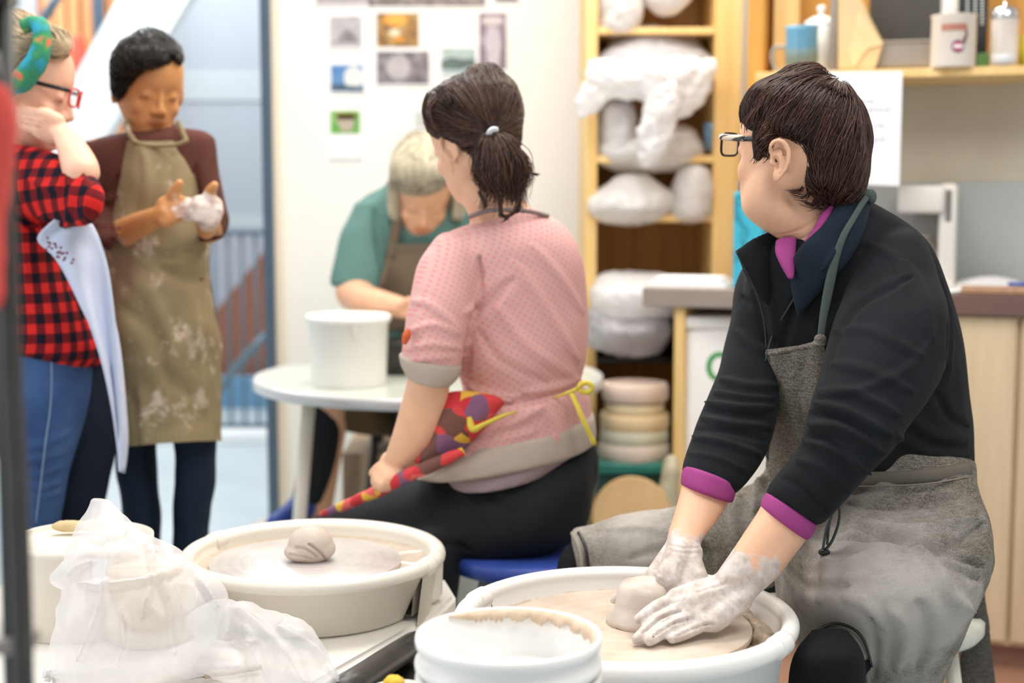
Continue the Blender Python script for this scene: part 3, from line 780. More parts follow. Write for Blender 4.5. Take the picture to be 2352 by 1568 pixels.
# mug
c=hp(1840,.08,zs); r=.043
root=thing('mug',c,'blue and grey-green glazed stoneware mug on the hutch shelf','mug')
t=NT('mug_glaze'); sx=t.add('ShaderNodeSeparateXYZ'); t.link(t.tc(),sx.inputs[0])
n=t.math('ADD',sx.outputs['Z'],t.math('MULTIPLY',t.noise(30,3),.02)); t.color(t.ramp(n,[(.045,lin((110,122,112))),(.07,lin((116,142,146))),(.078,lin((88,138,166))),(.13,lin((98,152,182)))])); t.set(rough=.3)
bm=B(); lathe(bm,[(0,0),(r*.8,0),(r*.88,.006),(r*1.0,.035),(r*1.0,.06),(r*.95,.078),(r*.97,.11),(r*1.02,.122),(r*.96,.122),(r*.9,.11),(r*.9,.06),(0,.012)],c,40); obj('mug_body',bm,t.m,root)
bm=B(); d=HM.to_3x3()@Vector((-1,0,0)); tube(bm,[c+d*r*.9+Vector((0,0,.068)),c+d*(r+.024)+Vector((0,0,.072)),c+d*(r+.034)+Vector((0,0,.045)),c+d*(r+.02)+Vector((0,0,.012)),c+d*r*.86+Vector((0,0,.006))],.0055,k=5); obj('handle',bm,M('mug_handle',(150,146,136),rough=.35),root)
# white canister
c=hp(1884,.2,zs)
root=thing('canister',c,'white ceramic canister with knobbed lid behind the mug','canister')
bm=B(); lathe(bm,[(0,0),(.044,0),(.047,.01),(.047,.12),(.044,.135),(0,.135)],c,36); obj('canister_body',bm,MAT['white_plastic'],root)
bm=B(); lathe(bm,[(.046,.135),(.045,.145),(.025,.158),(.008,.162),(.008,.170),(.014,.178),(.01,.188),(0,.19)],c,28); obj('lid',bm,MAT['white_plastic'],root)
# brown paper bag (folded triangle front)
root=thing('paper_bag',hp(1980,.1,zs),'folded tan paper bag on the hutch shelf between mug and metal tray','paper bag')
def hpt(px,py,c): return HM@hl(px,py,c)
bm=B(); A=[(1925,160),(2008,160),(2012,150),(2030,100),(1975,0),(1965,-60),(1925,-60)]
v1=[bm.verts.new(hpt(x,y,.08)) for x,y in A]; v2=[bm.verts.new(hpt(x,y,.16)) for x,y in A]
bm.faces.new(v1); bm.faces.new(v2[::-1])
for i in range(len(A)): bm.faces.new((v1[i],v2[i],v2[(i+1)%len(A)],v1[(i+1)%len(A)]))
bmesh.ops.bevel(bm,geom=list(bm.edges),offset=.004,segments=2,affect='EDGES')
kraft=M('kraft_paper',(214,190,146),rough=.8,var=.06,vs=8,bump=.2,bs=50)
obj('bag_body',bm,kraft,root,smooth=False)
bm=B(); vv=[bm.verts.new(hpt(x,y,.074)) for x,y in ((1972,20),(2028,102),(1992,112),(1960,158),(1948,120))]; bm.faces.new(vv); solidify(bm,.003); obj('folded_flap',bm,M('kraft_light',(224,200,154),rough=.8,var=.05),root,smooth=False)
bm=B(); a=hl(1908,60,.14).x; b=hl(1924,60,.14).x; obj('metal_strip',hbox(a,b,.12,.14,zs,2.0,.001),MAT['grey_metal'],smooth=False,label='upright grey metal strip left of the tan paper bag',cat='rail')
# metal tray + dark panel
a=hl(2005,80,.1).x; b=hl(2150,80,.1).x
root=thing('baking_tin',HM@Vector(((a+b)/2,.2,zs)),'grey metal baking tin on the shelf between paper bag and paint can','tin')
z1=hl(2080,92,.1).z; obj('tin_body',hbox(a,b+.09,.1,.27,zs+.008,z1,.01),MAT['grey_metal'],root,smooth=False)
obj('rolled_rim',hbox(a-.006,b+.1,.095,.275,z1-.006,z1,.003),MAT['grey_metal'],root,smooth=False)
a=hl(1996,40,.25).x; b=hl(2185,40,.25).x
obj('dark_board',hbox(a,b,.262,.28,z1+.003,2.1,.003),M('charcoal',(70,66,60),rough=.5,var=.1),smooth=False,label='dark charcoal board leaning behind the metal baking tin',cat='board')
# can
c=hp(2188,.02,zs); r=.0545; zh=hl(2188,32,.02).z-zs-.004
root=thing('paint_can',c,'cream tin can with a brown label and round red emblem on the shelf','can')
bm=B(); lathe(bm,[(0,0),(r*.97,0),(r,.004),(r,zh-.006),(r*1.03,zh-.004),(r*1.03,zh),(r*.94,zh),(r*.92,zh-.006),(0,zh-.006)],c,48); obj('can_body',bm,M('can_cream',(222,212,202),rough=.35,var=.03),root,ang=40,smooth=True)
def wrap(c,r,a0,a1,z0,z1,n=12,off=.0012):
    bm=B(); R=[]
    for z in (z0,z1): R.append([c+Vector(((r+off)*math.sin(a),-(r+off)*math.cos(a),z)) for a in np.linspace(a0,a1,n)])
    rings_to(bm,R,closed=False,caps=False); solidify(bm,.0006); return bm
va=math.atan2(c.x,c.y)
obj('brown_label',wrap(c,r,-va-.55,-va+.6,zh-.042,zh-.026),M('label_brown',(170,112,92),var=.1,vs=200),root,smooth=False)
bm=B()
for (q0,q1,z0,z1) in ((.52,.62,zh-.060,zh-.042),(.42,.56,zh-.072,zh-.058)):
    w=wrap(c,r,-va+q0,-va+q1,z0,z1,4); me=tomesh(w); bm.from_mesh(me)
obj('brush_print',bm,M('label_dark_brown',(96,60,50),var=0),root,smooth=False)
def disc_on(c,r,ang,z,rad,off,mat,nm):
    bm=B(); n=24; cc=bm.verts.new(c+Vector(((r+off)*math.sin(ang),-(r+off)*math.cos(ang),z))); R=[]
    for i in range(n):
        a=2*math.pi*i/n; th=ang+rad*math.cos(a)/r; R.append(bm.verts.new(c+Vector(((r+off)*math.sin(th),-(r+off)*math.cos(th),z+rad*math.sin(a)))))
    for i in range(n): bm.faces.new((cc,R[i],R[(i+1)%n]))
    obj(nm,bm,mat,root)
disc_on(c,r,-va+.2,.048,.0155,.0015,M('emblem_navy',(70,60,110),var=0),'emblem')
disc_on(c,r,-va+.2,.048,.0125,.0022,M('emblem_red',(176,72,88),var=.0),'emblem')
obj('emblem_band',wrap(c,r,-va+.0,-va+.4,.044,.052,8,.0026),M('emblem_white',(236,226,230),var=0),root,smooth=False)
# glass cylinder behind can, black keypad sheet, jar
c=hp(2178,.17,zs); glass=NT('clear_glass'); glass.color((.95,.97,.96,1)); glass.set(rough=.03,spec=.8,alpha=.28)
bm=B(); lathe(bm,[(0,0),(.024,0),(.024,.2),(.022,.2),(.022,.004),(0,.004)],c,28); obj('glass_tube',bm,glass.m,label='clear glass cylinder standing behind the cream can',cat='glass')
a=hl(2200,60,.16).x; b=hl(2268,60,.16).x
root=thing('black_box',HM@Vector(((a+b)/2,.2,zs)),'black box printed with rows of white dots between the can and the glass jar','box')
z0=hl(2230,88,.16).z
obj('box_body',hbox(a,b,.16,.25,zs+.001,1.86,.003),MAT['black'],root,smooth=False)
bm=B()
for ix,x in enumerate((2222,2240,2256)):
    for j in range(14):
        q=hl(x,-18+j*7.2,.159); 
        if j>12-ix: continue
        box(bm,q.x-.0028,q.x+.0028,.1575,.1598,q.z-.0022,q.z+.0022,M4=HM)
obj('dot_print',bm,M('dot_white',(220,224,222),var=0),root,smooth=False)
a2=hl(2244,140,.1).x; b2=hl(2272,140,.1).x
obj('green_box',hbox(a2,b2,.10,.15,zs,hl(2250,122,.1).z,.002),M('green_label',(96,150,90),var=.2,vs=200),smooth=False,label='tiny green box on the shelf between can and glass jar',cat='box')
c=hp(2305,.03,zs); zh=hl(2305,30,.03).z-zs; r=.034
root=thing('glass_jar',c,'ribbed glass jar of white powder with a chrome lid on the hutch shelf','jar')
bm=B(); pr=[(0,0),(r*.95,0),(r,.006),(r,zh*.9),(r*.93,zh),(r*.86,zh),(r*.92,zh*.88),(r*.9,.008),(0,.008)]; lathe(bm,pr,c,36)
for v in bm.verts:
    q=v.co-c; a=math.atan2(q.y,q.x)
    if .01<q.z<zh*.85: v.co.x+=math.cos(a)*.0016*math.cos(12*a); v.co.y+=math.sin(a)*.0016*math.cos(12*a)
obj('jar_body',bm,glass.m,root)
bm=B(); lathe(bm,[(0,.009),(r*.88,.009),(r*.88,.03),(0,.034)],c,28); obj('powder',bm,MAT['paper'],root)
bm=B(); lathe(bm,[(r*1.06,zh-.012),(r*1.06,zh+.004),(r*.9,zh+.012),(r*.2,zh+.014),(r*.18,zh+.026),(0,zh+.028)],c,36); obj('lid',bm,MAT['chrome'],root)
c=hp(2362,.06,zs); bm=B(); lathe(bm,[(0,0),(.024,0),(.024,.075),(.018,.08),(0,.08)],c,24); obj('yellow_tub',bm,M('yellow_green',(206,190,60),rough=.4),label='yellow-green tub at the right end of the shelf, cut by the frame',cat='tub')
# paper notice under the shelf
bm=B(); vv=[bm.verts.new(hpt(x,y,-.012+.01*(y>300))) for x,y in ((1890,165),(2073,163),(2066,427),(1885,420))]; bm.faces.new(vv); solidify(bm,.0012)
root=obj('paper_notice',bm,MAT['paper'],smooth=False,label='white sheet of notes hanging from the hutch shelf behind the seated person\'s head',cat='notice')
bm=B()
rnd=random.Random(4)
for y,x1 in ((231,2000),(250,2034),(258,1990),(286,2034),(318,2032),(336,2000)):
    x=1905
    while x<x1:
        w=rnd.uniform(5,16); q=[hpt(xx,yy,-.0165+.004*((yy-165)/260)) for xx,yy in ((x,y-1.6),(x+w,y-1.6),(x+w,y+1.6),(x,y+1.6))]
        bm.faces.new([bm.verts.new(p) for p in q]); x+=w+4
solidify(bm,.0004); obj('text_lines',bm,M('notice_ink',(188,186,200),var=0),root,smooth=False)
# coffee maker
root=thing('coffee_maker',hpt(2125,640,.15),'white coffee maker with grey carafe on the worktop behind the black fleece shoulder','coffee maker')
a=hl(2060,500,.12); b=hl(2198,500,.12); zt=hl(2120,425,.12).z; zm=hl(2120,490,.12).z
cm=M('appliance_white',(226,222,216),rough=.3,var=.02)
obj('water_tank',hbox(a.x,b.x-.03,.08,.26,zm,zt,.012),cm,root)
obj('back_column',hbox(b.x-.045,b.x,.10,.26,zc,zt+.004,.01),cm,root)
obj('warming_base',hbox(a.x+.01,b.x,.06,.26,zc,zc+.03,.008),cm,root)
obj('side_window',hbox(b.x-.028,b.x-.014,.096,.101,zm-.02,zt-.012,.003),M('window_grey',(120,118,112),rough=.3),root,smooth=False)
c=HM@Vector(((a.x+b.x)/2-.012,.15,zc+.03)); bm=B(); lathe(bm,[(0,0),(.045,0),(.052,.02),(.05,.07),(.03,.105),(.034,.115),(0,.115)],c,32); obj('carafe',bm,M('smoky_glass',(130,120,108),rough=.12),root)
# papers, clipboard and pen on right worktop
a=hl(2180,640,.1); b=hl(2372,640,.1)
bm=B(); n=14; R=[]
for j in range(7):
    R.append([HM@Vector((a.x+(b.x-a.x)*i/n,.01+.2*j/6,zc+.004+.022*math.sin(math.pi*i/n)*(.4+.6*j/6)+.01*j/6)) for i in range(n+1)])
rings_to(bm,R,closed=False,caps=False); solidify(bm,.004); obj('paper_sheets',bm,MAT['paper'],label='curled white paper sheets on the right worktop',cat='paper')
a=hl(2207,664,-.01); b=hl(2400,664,-.01)
bm=hbox(a.x,b.x,-.02,.06,zc+.001,zc+.018,.004); obj('wooden_board',bm,wood('board_wood',(160,120,92),(196,156,122)),smooth=False,label='small brown wooden board at the front edge of the right worktop',cat='board')
bm=B(); p=[HM@Vector((hl(2316,645,.0).x,.02,zc+.026)),HM@Vector((hl(2380,645,.0).x,.01,zc+.026))]; tube(bm,p,[.0045,.0055],seg=10,k=1); obj('blue_pen',bm,M('blue_ink',(30,80,180),rough=.3,var=0),label='blue pen lying on the wooden board at the right edge',cat='pen')
# ================================================================ ROUND TABLE
tc=at(986,862,3.9); tr=.475; tz=tc.z
root=thing('round_table',(tc.x,3.9,0),'round pale table with a metal rim between the teal and pink sitters','table')
bm=B(); lathe(bm,[(0,-.02),(tr-.01,-.02),(tr-.004,0),(0,0)],(tc.x,3.9,tz),72); obj('tabletop',bm,M('grey_green_top',(196,200,190),rough=.3,var=.06),root,ang=40)
bm=B(); lathe(bm,[(tr-.008,.003),(tr+.004,.003),(tr+.006,-.004),(tr+.006,-.024),(tr-.004,-.028),(tr-.008,.003)],(tc.x,3.9,tz),72); obj('rim',bm,M('pale_rim',(214,214,216),rough=.25,metal=.2,var=.02),root)
for i,(dx,dy) in enumerate(((-.3,-.22),(.3,-.22),(-.3,.25),(.3,.25))):
    bm=B(); tube(bm,[(tc.x+dx,3.9+dy,tz-.02),(tc.x+dx*1.2,3.9+dy*1.2,0)],.018,k=1); obj('leg',bm,MAT['cream_plastic'],root)
# white bucket on it
bc=at(802,880,3.72); r=97/F*3.72; zt=at(802,722,3.72).z-tz
root=thing('white_bucket',(bc.x,3.72,tz),'plain white plastic bucket standing on the round table','bucket')
bm=B(); lathe(bm,[(0,0),(r*.86,0),(r*.88,.004),(r*.94,zt-.02),(r,zt-.018),(r*1.01,zt-.004),(r*.98,zt),(r*.92,zt-.004),(r*.85,.01),(0,.008)],(bc.x,3.72,tz),56); obj('bucket_body',bm,MAT['white_plastic'],root)
bm=B(); c=at(815,768,3.72-r*.97); ell(bm,c,(.004,.004,.022)); obj('drip',bm,MAT['cream_plastic'],root)
bm=B(); c=Vector((at(915,770,3.95).x,3.95,tz)); lathe(bm,[(0,0),(.05,0),(.05,.05),(.06,.075),(.075,.08),(.075,.095),(0,.095)],c,32); obj('banding_wheel',bm,MAT['darkmetal'],label='dark metal banding wheel on the round table beside the white bucket',cat='turntable')
bm=B(); c=Vector((at(900,870,3.5).x,3.56,tz)); 
# cardboard box by the legs
a=at(785,1040,4.25); b=at(900,1040,4.25); root=thing('cardboard_box',((a.x+b.x)/2,4.4,0),'brown cardboard box on the floor under the round table','box')
bm=B(); box(bm,a.x,b.x,4.25,4.6,0,a.z-.0,bev=.004); obj('box_body',bm,M('cardboard',(160,138,116),rough=.8,var=.06),root,smooth=False)
bm=B(); box(bm,(a.x+b.x)/2-.02,(a.x+b.x)/2+.02,4.247,4.25,0,a.z,bev=0); obj('tape',bm,M('tape',(190,172,146),rough=.4,var=0),root,smooth=False)
# ================================================================ POTTERY WHEELS
def pan(root,c,R,depth,mat,a_split,taper=.82,rt=.017,collar=True,inner=None,back_drop=1.35):
    """two piece splash pan: back half with collars, front half; a_split start angle of front half"""
    x,y,z=c
    for k,(a0,a1,rr,dd,tp,nm) in enumerate(((a_split,a_split+math.pi,rt,depth,taper,'splash_pan_front'),(a_split+math.pi,a_split+2*math.pi,rt*1.12,depth*back_drop,.95,'splash_pan_back'))):
        bm=B(); Rm=R-rt
        prof=[]
        for th in np.linspace(-60,195,14):
            t=math.radians(th); prof.append((Rm+rr*math.cos(t),-rr+rr*math.sin(t)))
        # outside wall down, bottom, inside wall up
        prof=[(Rm*.55,-depth+.006),(Rm*tp-.012,-depth+.006),(Rm-rr*1.02,-rr*1.6)]+[(a,b) for a,b in reversed(prof)]+[(Rm+.0,-rr*1.9),(Rm*(tp if k==0 else .93)+.0,-dd),(Rm*.55,-dd)]
        lathe(bm,prof,(x,y,z),56,a0=a0+.004,a1=a1-.004)
        obj(nm,bm,mat,root)
    if collar:
        for a,w in ((a_split,.14),(a_split+math.pi,.14)):
            bm=B(); n=7; Rm=R-rt; P=[]
            s=-1 if a==a_split else 1
            P=[Vector((x+Rm*math.cos(a+s*(w*i/n-.01)),y+Rm*math.sin(a+s*(w*i/n-.01)),z-rt*1.12)) for i in range(n+1)]
            tube(bm,P,rt*1.28,seg=18,k=1); obj('collar',bm,mat,root)
# ---- right wheel
RC=at(1436,1418,2.05); RR=404/F*2.05
rz=RC.z+.013
root=thing('pottery_wheel',(RC.x,2.05,0),'pottery wheel with a white splash pan under the clay-covered hands','pottery wheel')
pan(root,(RC.x,2.05,rz),RR,.13,MAT['pan_white'],math.radians(-28),rt=.0130)
DZ=atz(1436,1433,0).z
dz=1.22-2.05*math.tan(math.radians(6)+math.atan((1433-784)/F)); DISCZ=dz
def ringmat(name,a,b,scale=260,metal=0,rough=.3):
    t=NT(name); v=t.add('ShaderNodeVectorMath',operation='LENGTH'); sp_=t.add('ShaderNodeSeparateXYZ'); cb=t.add('ShaderNodeCombineXYZ')
    t.link(t.tc(),sp_.inputs[0]); t.link(sp_.outputs[0],cb.inputs[0]); t.link(sp_.outputs[1],cb.inputs[1]); t.link(cb.outputs[0],v.inputs[0])
    s=t.math('SINE',t.math('MULTIPLY',v.outputs['Value'],scale)); n=t.noise(12,5)
    f=t.math('ADD',t.math('MULTIPLY',s,.035),n); t.color(t.ramp(f,[(.35,lin(a)),(.62,lin(b))])); t.bump(s,.06,.001); t.set(rough=rough,metal=metal); return t.m
bm=B(); lathe(bm,[(0,-.012),(.183,-.012),(.186,-.008),(.186,-.001),(.183,0),(0,0)],(RC.x,2.05,dz),72); obj('wheel_head',bm,ringmat('clay_coated_wheelhead',(188,170,152),(206,190,174),rough=.35),root,ang=40)
bm=B(); lathe(bm,[(.03,-.12),(.03,-.012),(0,-.012)],(RC.x,2.05,dz),24); obj('shaft',bm,MAT['darkmetal'],root)
# slip puddle and slip bank in pan
bm=B(); lathe(bm,[(0.02,-.042),(RR-.048,-.044),(RR-.034,-.040)],(RC.x,2.05,rz),72); me=tomesh(bm); obj('slip_puddle',me,MAT['slip_thick'],root)
bm=B(); rnd=random.Random(5)
for i in range(34):
    a=math.radians(84+i*2.1); rr=RR-.050+rnd.uniform(-.003,.003); ell(bm,(RC.x+rr*math.cos(a),2.05+rr*math.sin(a),rz-.05+rnd.uniform(0,.004)),(.012,.010,.016+.006*rnd.random()),sub=2)
for i in range(60):
    a=math.radians(-12+i*.9); rr=RR-.050+rnd.uniform(-.01,.004); ell(bm,(RC.x+rr*math.cos(a),2.05+rr*math.sin(a),rz-.045+rnd.uniform(-.01,.008)),(.012,.012,.017),sub=2)
me=remesh(bm,.003,2); crumple(me,60,.003,3,2); obj('slip_bank',me,MAT['slip_thick'],root)
# base
bm=B(); box(bm,RC.x-.27,RC.x+.23,1.92,2.5,.36,.44,bev=.02); obj('table_frame',bm,MAT['cream_plastic'],root)
bm=B(); box(bm,RC.x-.13,RC.x+.10,2.0,2.4,.2,.36,bev=.02); obj('motor_housing',bm,MAT['black'],root)
for dx,dy in ((-.22,-.06),(.18,-.06),(-.22,.4),(.18,.4)):
    bm=B(); tube(bm,[(RC.x+dx,2.02+dy,.37),(RC.x+dx*1.05,2.02+dy,.0)],.018,k=1); obj('leg',bm,MAT['darkmetal'],root)
# clay under the hands
cc=atz(1478,1428,dz)
bm=B(); lathe(bm,[(0,0),(.056,0),(.055,.008),(.046,.02),(.042,.032),(.040,.048),(.034,.060),(.015,.064),(0,.064)],(cc.x,cc.y,dz),36)
bm2=tomesh(bm); crumple(bm2,22,.005,3,3)
obj('clay_lump',bm2,MAT['clay'],label='wet pale clay mound being pressed by both hands on the right wheel',cat='clay')
# ---- left wheel
LC=at(720,1272,2.42); LR=308/F*2.42; lz=LC.z+.012
root=thing('pottery_wheel',(LC.x,2.42,0),'pottery wheel with a cream two-part splash pan and an unused lump of clay','pottery wheel')
pan(root,(LC.x,2.42,lz),LR,.105,MAT['pan_cream'],math.radians(-152+180-28-10),rt=.0165) if False else pan(root,(LC.x,2.42,lz),LR,.105,MAT['pan_cream'],math.radians(-205),rt=.0125,back_drop=1.25)
dzl=1.22-2.42*math.tan(math.radians(6)+math.atan((1285-784)/F))
dcx=at(702,1285,2.42).x
bm=B(); lathe(bm,[(0,-.01),(.162,-.01),(.165,-.007),(.165,-.001),(.162,0),(0,0)],(dcx,2.42,dzl),72); obj('wheel_head',bm,ringmat('grey_metal_wheelhead',(196,190,186),(216,210,208),scale=340,metal=.35,rough=.32),root,ang=40)
bm=B(); lathe(bm,[(.025,-.09),(.025,-.01),(0,-.01)],(dcx,2.42,dzl),24); obj('shaft',bm,MAT['darkmetal'],root)
bm=B(); lathe(bm,[(.02,-.032),(LR-.040,-.030),(LR-.021,-.026)],(LC.x,2.42,lz),64); me=tomesh(bm); obj('slip_puddle',me,MAT['slip'],root)
# deck
zd=lz-.105
def prism(pts,z0,z1,bev=.008):
    bm=B(); f=[bm.verts.new((x,y,z0)) for x,y in pts]; fc=bm.faces.new(f)
    r=bmesh.ops.extrude_face_region(bm,geom=[fc]); bmesh.ops.translate(bm,verts=[v for v in r['geom'] if isinstance(v,bmesh.types.BMVert)],vec=(0,0,z1-z0))
    bmesh.ops.bevel(bm,geom=list(bm.edges),offset=bev,segments=3,affect='EDGES'); return bm
dk=[(-.95,1.82),(-.40,1.82),(-.335,1.90),(-.285,2.0),(-.13,2.42),(-.115,2.55),(-.15,2.72),(-.95,2.72)]
dk=[(-.95,1.80),(-.42,1.80),(-.34,1.93),(-.265,2.10),(-.125,2.40),(-.10,2.50),(-.13,2.64),(-.95,2.64)]
ZD=atz(500,1500,0).z
obj('deck',prism(dk,zd-.055,zd-.004),dirty('deck_white',(238,234,226),(214,200,182),th=.62,scale=9),root,smooth=False)
# small side pot holder attached to the deck (beside the pan)
c=Vector((at(985,1390,2.46).x-.02,2.46,zd)); bm=B()
lathe(bm,[(0,0),(.036,0),(.044,.012),(.046,.075),(.043,.079),(.040,.075),(.038,.014),(0,.012)],c,32); obj('side_cup',bm,MAT['pan_cream'],root)
bm=B(); box(bm,-.9,-.11,2.12,2.58,zd-.25,zd-.056,bev=.02); obj('motor_housing',bm,MAT['black'],root)
# black arm below the deck edge
bm=B(); tube(bm,[at(952,1478,2.3),at(870,1530,2.12),at(770,1600,1.95)],[.021,.021,.021],seg=12,k=2,flat=1); obj('frame_bar',bm,MAT['darkmetal'],root)
for x,y in ((-.88,1.9),(-.40,1.95),(-.88,2.58),(-.2,2.55)):
    bm=B(); tube(bm,[(x,y,zd-.06),(x,y,0)],.02,k=1); obj('leg',bm,MAT['darkmetal'],root)
# clay lump on left wheel
c0=at(714,1290,2.42)
bm=B(); ell(bm,(c0.x,2.42,dzl+.026),(.040,.036,.034)); ell(bm,(c0.x-.012,2.415,dzl+.016),(.034,.03,.018)); ell(bm,(c0.x+.012,2.42,dzl+.02),(.032,.03,.022))
me=remesh(bm,.0022,4)
V,N=getV(me); V[:,2]=np.maximum(V[:,2],dzl+.0005); setV(me,V)
folds(me,[([(708,1248),(722,1258),(738,1272),(748,1286)],.0035,-.006),([(664,1272),(690,1278),(720,1284)],.003,-.003),([(676,1256),(704,1262),(730,1280)],.003,-.004)])
obj('clay_lump',me,M('drier_clay',(196,180,168),rough=.55,var=.06,bump=.3,bs=120),label='small rounded lump of clay sitting on the left wheel head',cat='clay')
# ---- left bucket with lid and sponge
bc=Vector((at(186,1232,2.33).x,2.33,zd-.004)); br=166/F*2.33; bh=atz(186,1231,0); bhz=1.22-2.33*math.tan(math.radians(6)+math.atan((1232-784)/F))-bc.z
root=thing('cream_bucket',bc,'cream plastic bucket on the wheel deck beside the black stand','bucket')
bm=B(); lathe(bm,[(0,0),(br*.93,0),(br*.95,.004),(br*.985,bh_:=bhz-.012),(br,bhz-.010),(br,bhz),(br*.97,bhz),(br*.95,bhz-.008)],bc,64); obj('bucket_body',bm,MAT['cream_plastic'],root)
bm=B(); lathe(bm,[(0,bhz-.009),(br*.95,bhz-.009),(br*.955,bhz-.002)],bc,64); obj('lid',bm,M('lid_cream',(236,230,216),rough=.4,var=.03),root)
bm=B(); a=at(212,1300,2.33-br*.98); box(bm,a.x,a.x+.03,a.y,a.y+.003,a.z-.03,a.z+.01); obj('sticker',bm,MAT['paper'],root,smooth=False)
cS=atz(160,1208,bc.z+bhz+.006)
bm=B(); ell(bm,(cS.x-.0,cS.y,cS.z),(.032,.013,.010)); ell(bm,(cS.x+.03,cS.y+.004,cS.z),(.03,.011,.009)); me=remesh(bm,.002,3); crumple(me,70,.0015,2,1)
obj('sponge',me,M('sponge_tan',(206,184,140),rough=.9,var=.1,bump=.6,bs=300),label='tan oval sponge lying on the lid of the cream bucket',cat='sponge')
# ---- plastic bag over a wrapped pot
bm=B()
sil(bm,[(205,1150,262,1152,2.16,.02),(190,1185,325,1215,2.15,.05),(175,1240,345,1232,2.13,.08),(165,1310,470,1310,2.12,.11),(160,1380,515,1370,2.10,.12),(150,1450,505,1440,2.08,.12),(140,1530,470,1510,2.06,.10)],k=4)
sil(bm,[(180,1270,260,1260,2.06,.03),(150,1300,230,1350,2.05,.03),(128,1326,160,1346,2.05,.012)],k=3)
sil(bm,[(225,1145,245,1148,2.16,.008),(215,1160,262,1170,2.16,.02)],k=2)
me=remesh(bm,.0042,4); crumple(me,6,.016,2,2); crumple(me,15,.004,2,5,ridge=True)
V,N=getV(me); V[:,2]=np.maximum(V[:,2],zd-.002); setV(me,V)
folds(me,[([(250,1170),(300,1240),(420,1300),(500,1400)],.007,.011),([(240,1200),(250,1300),(230,1400),(180,1520)],.006,.010),([(330,1250),(390,1380),(400,1500)],.007,.010),([(180,1340),(250,1345),(360,1330),(420,1300)],.007,.011),([(300,1210),(350,1290),(330,1420)],.005,.009),([(200,1230),(230,1245),(300,1225)],.005,.008),([(280,1400),(290,1460),(270,1530)],.005,.008),([(150,1330),(180,1300),(215,1290)],.005,.007)])
obj('plastic_bag',me,MAT['plastic'],label='tall crumpled clear plastic bag over a pot in front of the cream bucket',cat='plastic bag')
bm=B(); c=atz(352,1478,zd-.003); c=Vector((c.x-.01,c.y+.03,zd-.003)); lathe(bm,[(0,0),(.062,0),(.07,.01),(.073,.12),(.066,.125),(0,.125)],c,40); obj('covered_pot',bm,M('beige_clay_pot',(216,196,170),rough=.6,var=.05),label='beige pot seen faintly through the tall plastic bag',cat='pot')
bm=B()
sil(bm,[(440,1420,500,1500,2.1,.05),(520,1390,560,1540,2.08,.06),(600,1420,600,1580,2.04,.07),(690,1440,680,1640,2.0,.08),(770,1530,740,1660,1.97,.05),(800,1590,760,1660,1.96,.03)],k=4)
sil(bm,[(380,1490,420,1530,2.06,.03),(460,1470,480,1540,2.05,.04),(540,1480,550,1560,2.03,.05)],k=3)
sil(bm,[(85,1545,200,1570,2.0,.02),(250,1520,300,1570,2.0,.03),(400,1500,420,1545,2.04,.03)],k=3)
me=remesh(bm,.0042,4); crumple(me,7,.016,2,7); crumple(me,17,.005,2,3,ridge=True)
V,N=getV(me); V[:,2]=np.maximum(V[:,2],zd-.002); setV(me,V)
folds(me,[([(540,1395),(600,1440),(660,1500),(700,1568)],.008,.008),([(560,1430),(590,1500),(620,1568)],.007,.007),([(640,1440),(720,1490),(770,1560)],.008,.008),([(450,1470),(520,1480),(600,1470)],.006,.006),([(400,1500),(480,1530),(560,1530)],.006,.006)])
obj('plastic_bag',me,MAT['plastic'],label='flat crumpled clear plastic trailing over the front corner of the wheel deck',cat='plastic bag')
# needle tool
bm=B(); a=atz(470,1554,zd+.004); b=atz(600,1532,zd+.006); tube(bm,[a,b],[.0035,.0042],seg=10,k=1)
root=thing('needle_tool',(a+b)/2,'thin needle tool with a pale handle lying on the white wheel deck','tool'); obj('handle',bm,M('tool_handle',(216,202,186),rough=.5),root)
bm=B(); tube(bm,[a,atz(405,1563,zd+.002)],[.0012,.0006],seg=6,k=1); obj('needle',bm,MAT['chrome'],root)
# ---- stacked foreground buckets
FC=at(1168,1455,1.66); fr=219/F*1.66
def bucket(dz,label,open_=True,h=.2,first=True):
    c=Vector((FC.x,1.66,FC.z-h+dz)); root=thing('stacked_bucket',c,label,'bucket','white buckets stacked inside each other in the foreground')
    t=.003; rb=fr*.80
    pr=[(0,0),(rb,0),(rb+.003,.004),(fr*.93,h-.055),(fr*.955,h-.042),(fr*1.01,h-.039),(fr*1.015,h-.034),(fr*1.01,h-.030),(fr*.965,h-.027),(fr*.965,h-.016),(fr*1.0,h-.012),(fr*1.01,h-.006),(fr*1.0,h),(fr*.97,h+.001),(fr*.95,h-.002),(fr*.94,h-.02),(fr*.88,.02 if not first else h-.058),(0,.018 if not first else h-.058)]
    bm=B(); lathe(bm,pr,c,72); obj('bucket_body',bm,MAT['white_plastic'],root); return root,c
root,c=bucket(0,'upper of two stacked white buckets with a clay-smeared rim, in the front centre')
t=NT('clay_smear'); t.color(t.ramp(t.noise(60,5,.6),[(.3,lin((196,168,140))),(.7,lin((222,200,176)))])); t.set(rough=.5)
bm=B(); R1=[];R2=[];n=90
rnd=random.Random(8)
for i in range(n+1):
    a=math.radians(-35+ i*170/n); w=.004+.009*abs(noise.noise(Vector((i*.12,1,2))))+.006*abs(noise.noise(Vector((i*.5,3,2)))); w*=min(1,i/8,(n-i)/8)+.02
    rr=fr*.955; R1.append(c+Vector((rr*math.cos(a),rr*math.sin(a),.2-.001))); R2.append(c+Vector(((rr-.004-w*.25)*math.cos(a),(rr-.004-w*.25)*math.sin(a),.2-.002-w*1.6)))
rings_to(bm,[R1,R2],closed=False,caps=False); solidify(bm,.0015); obj('clay_smear',bm,t.m,root)
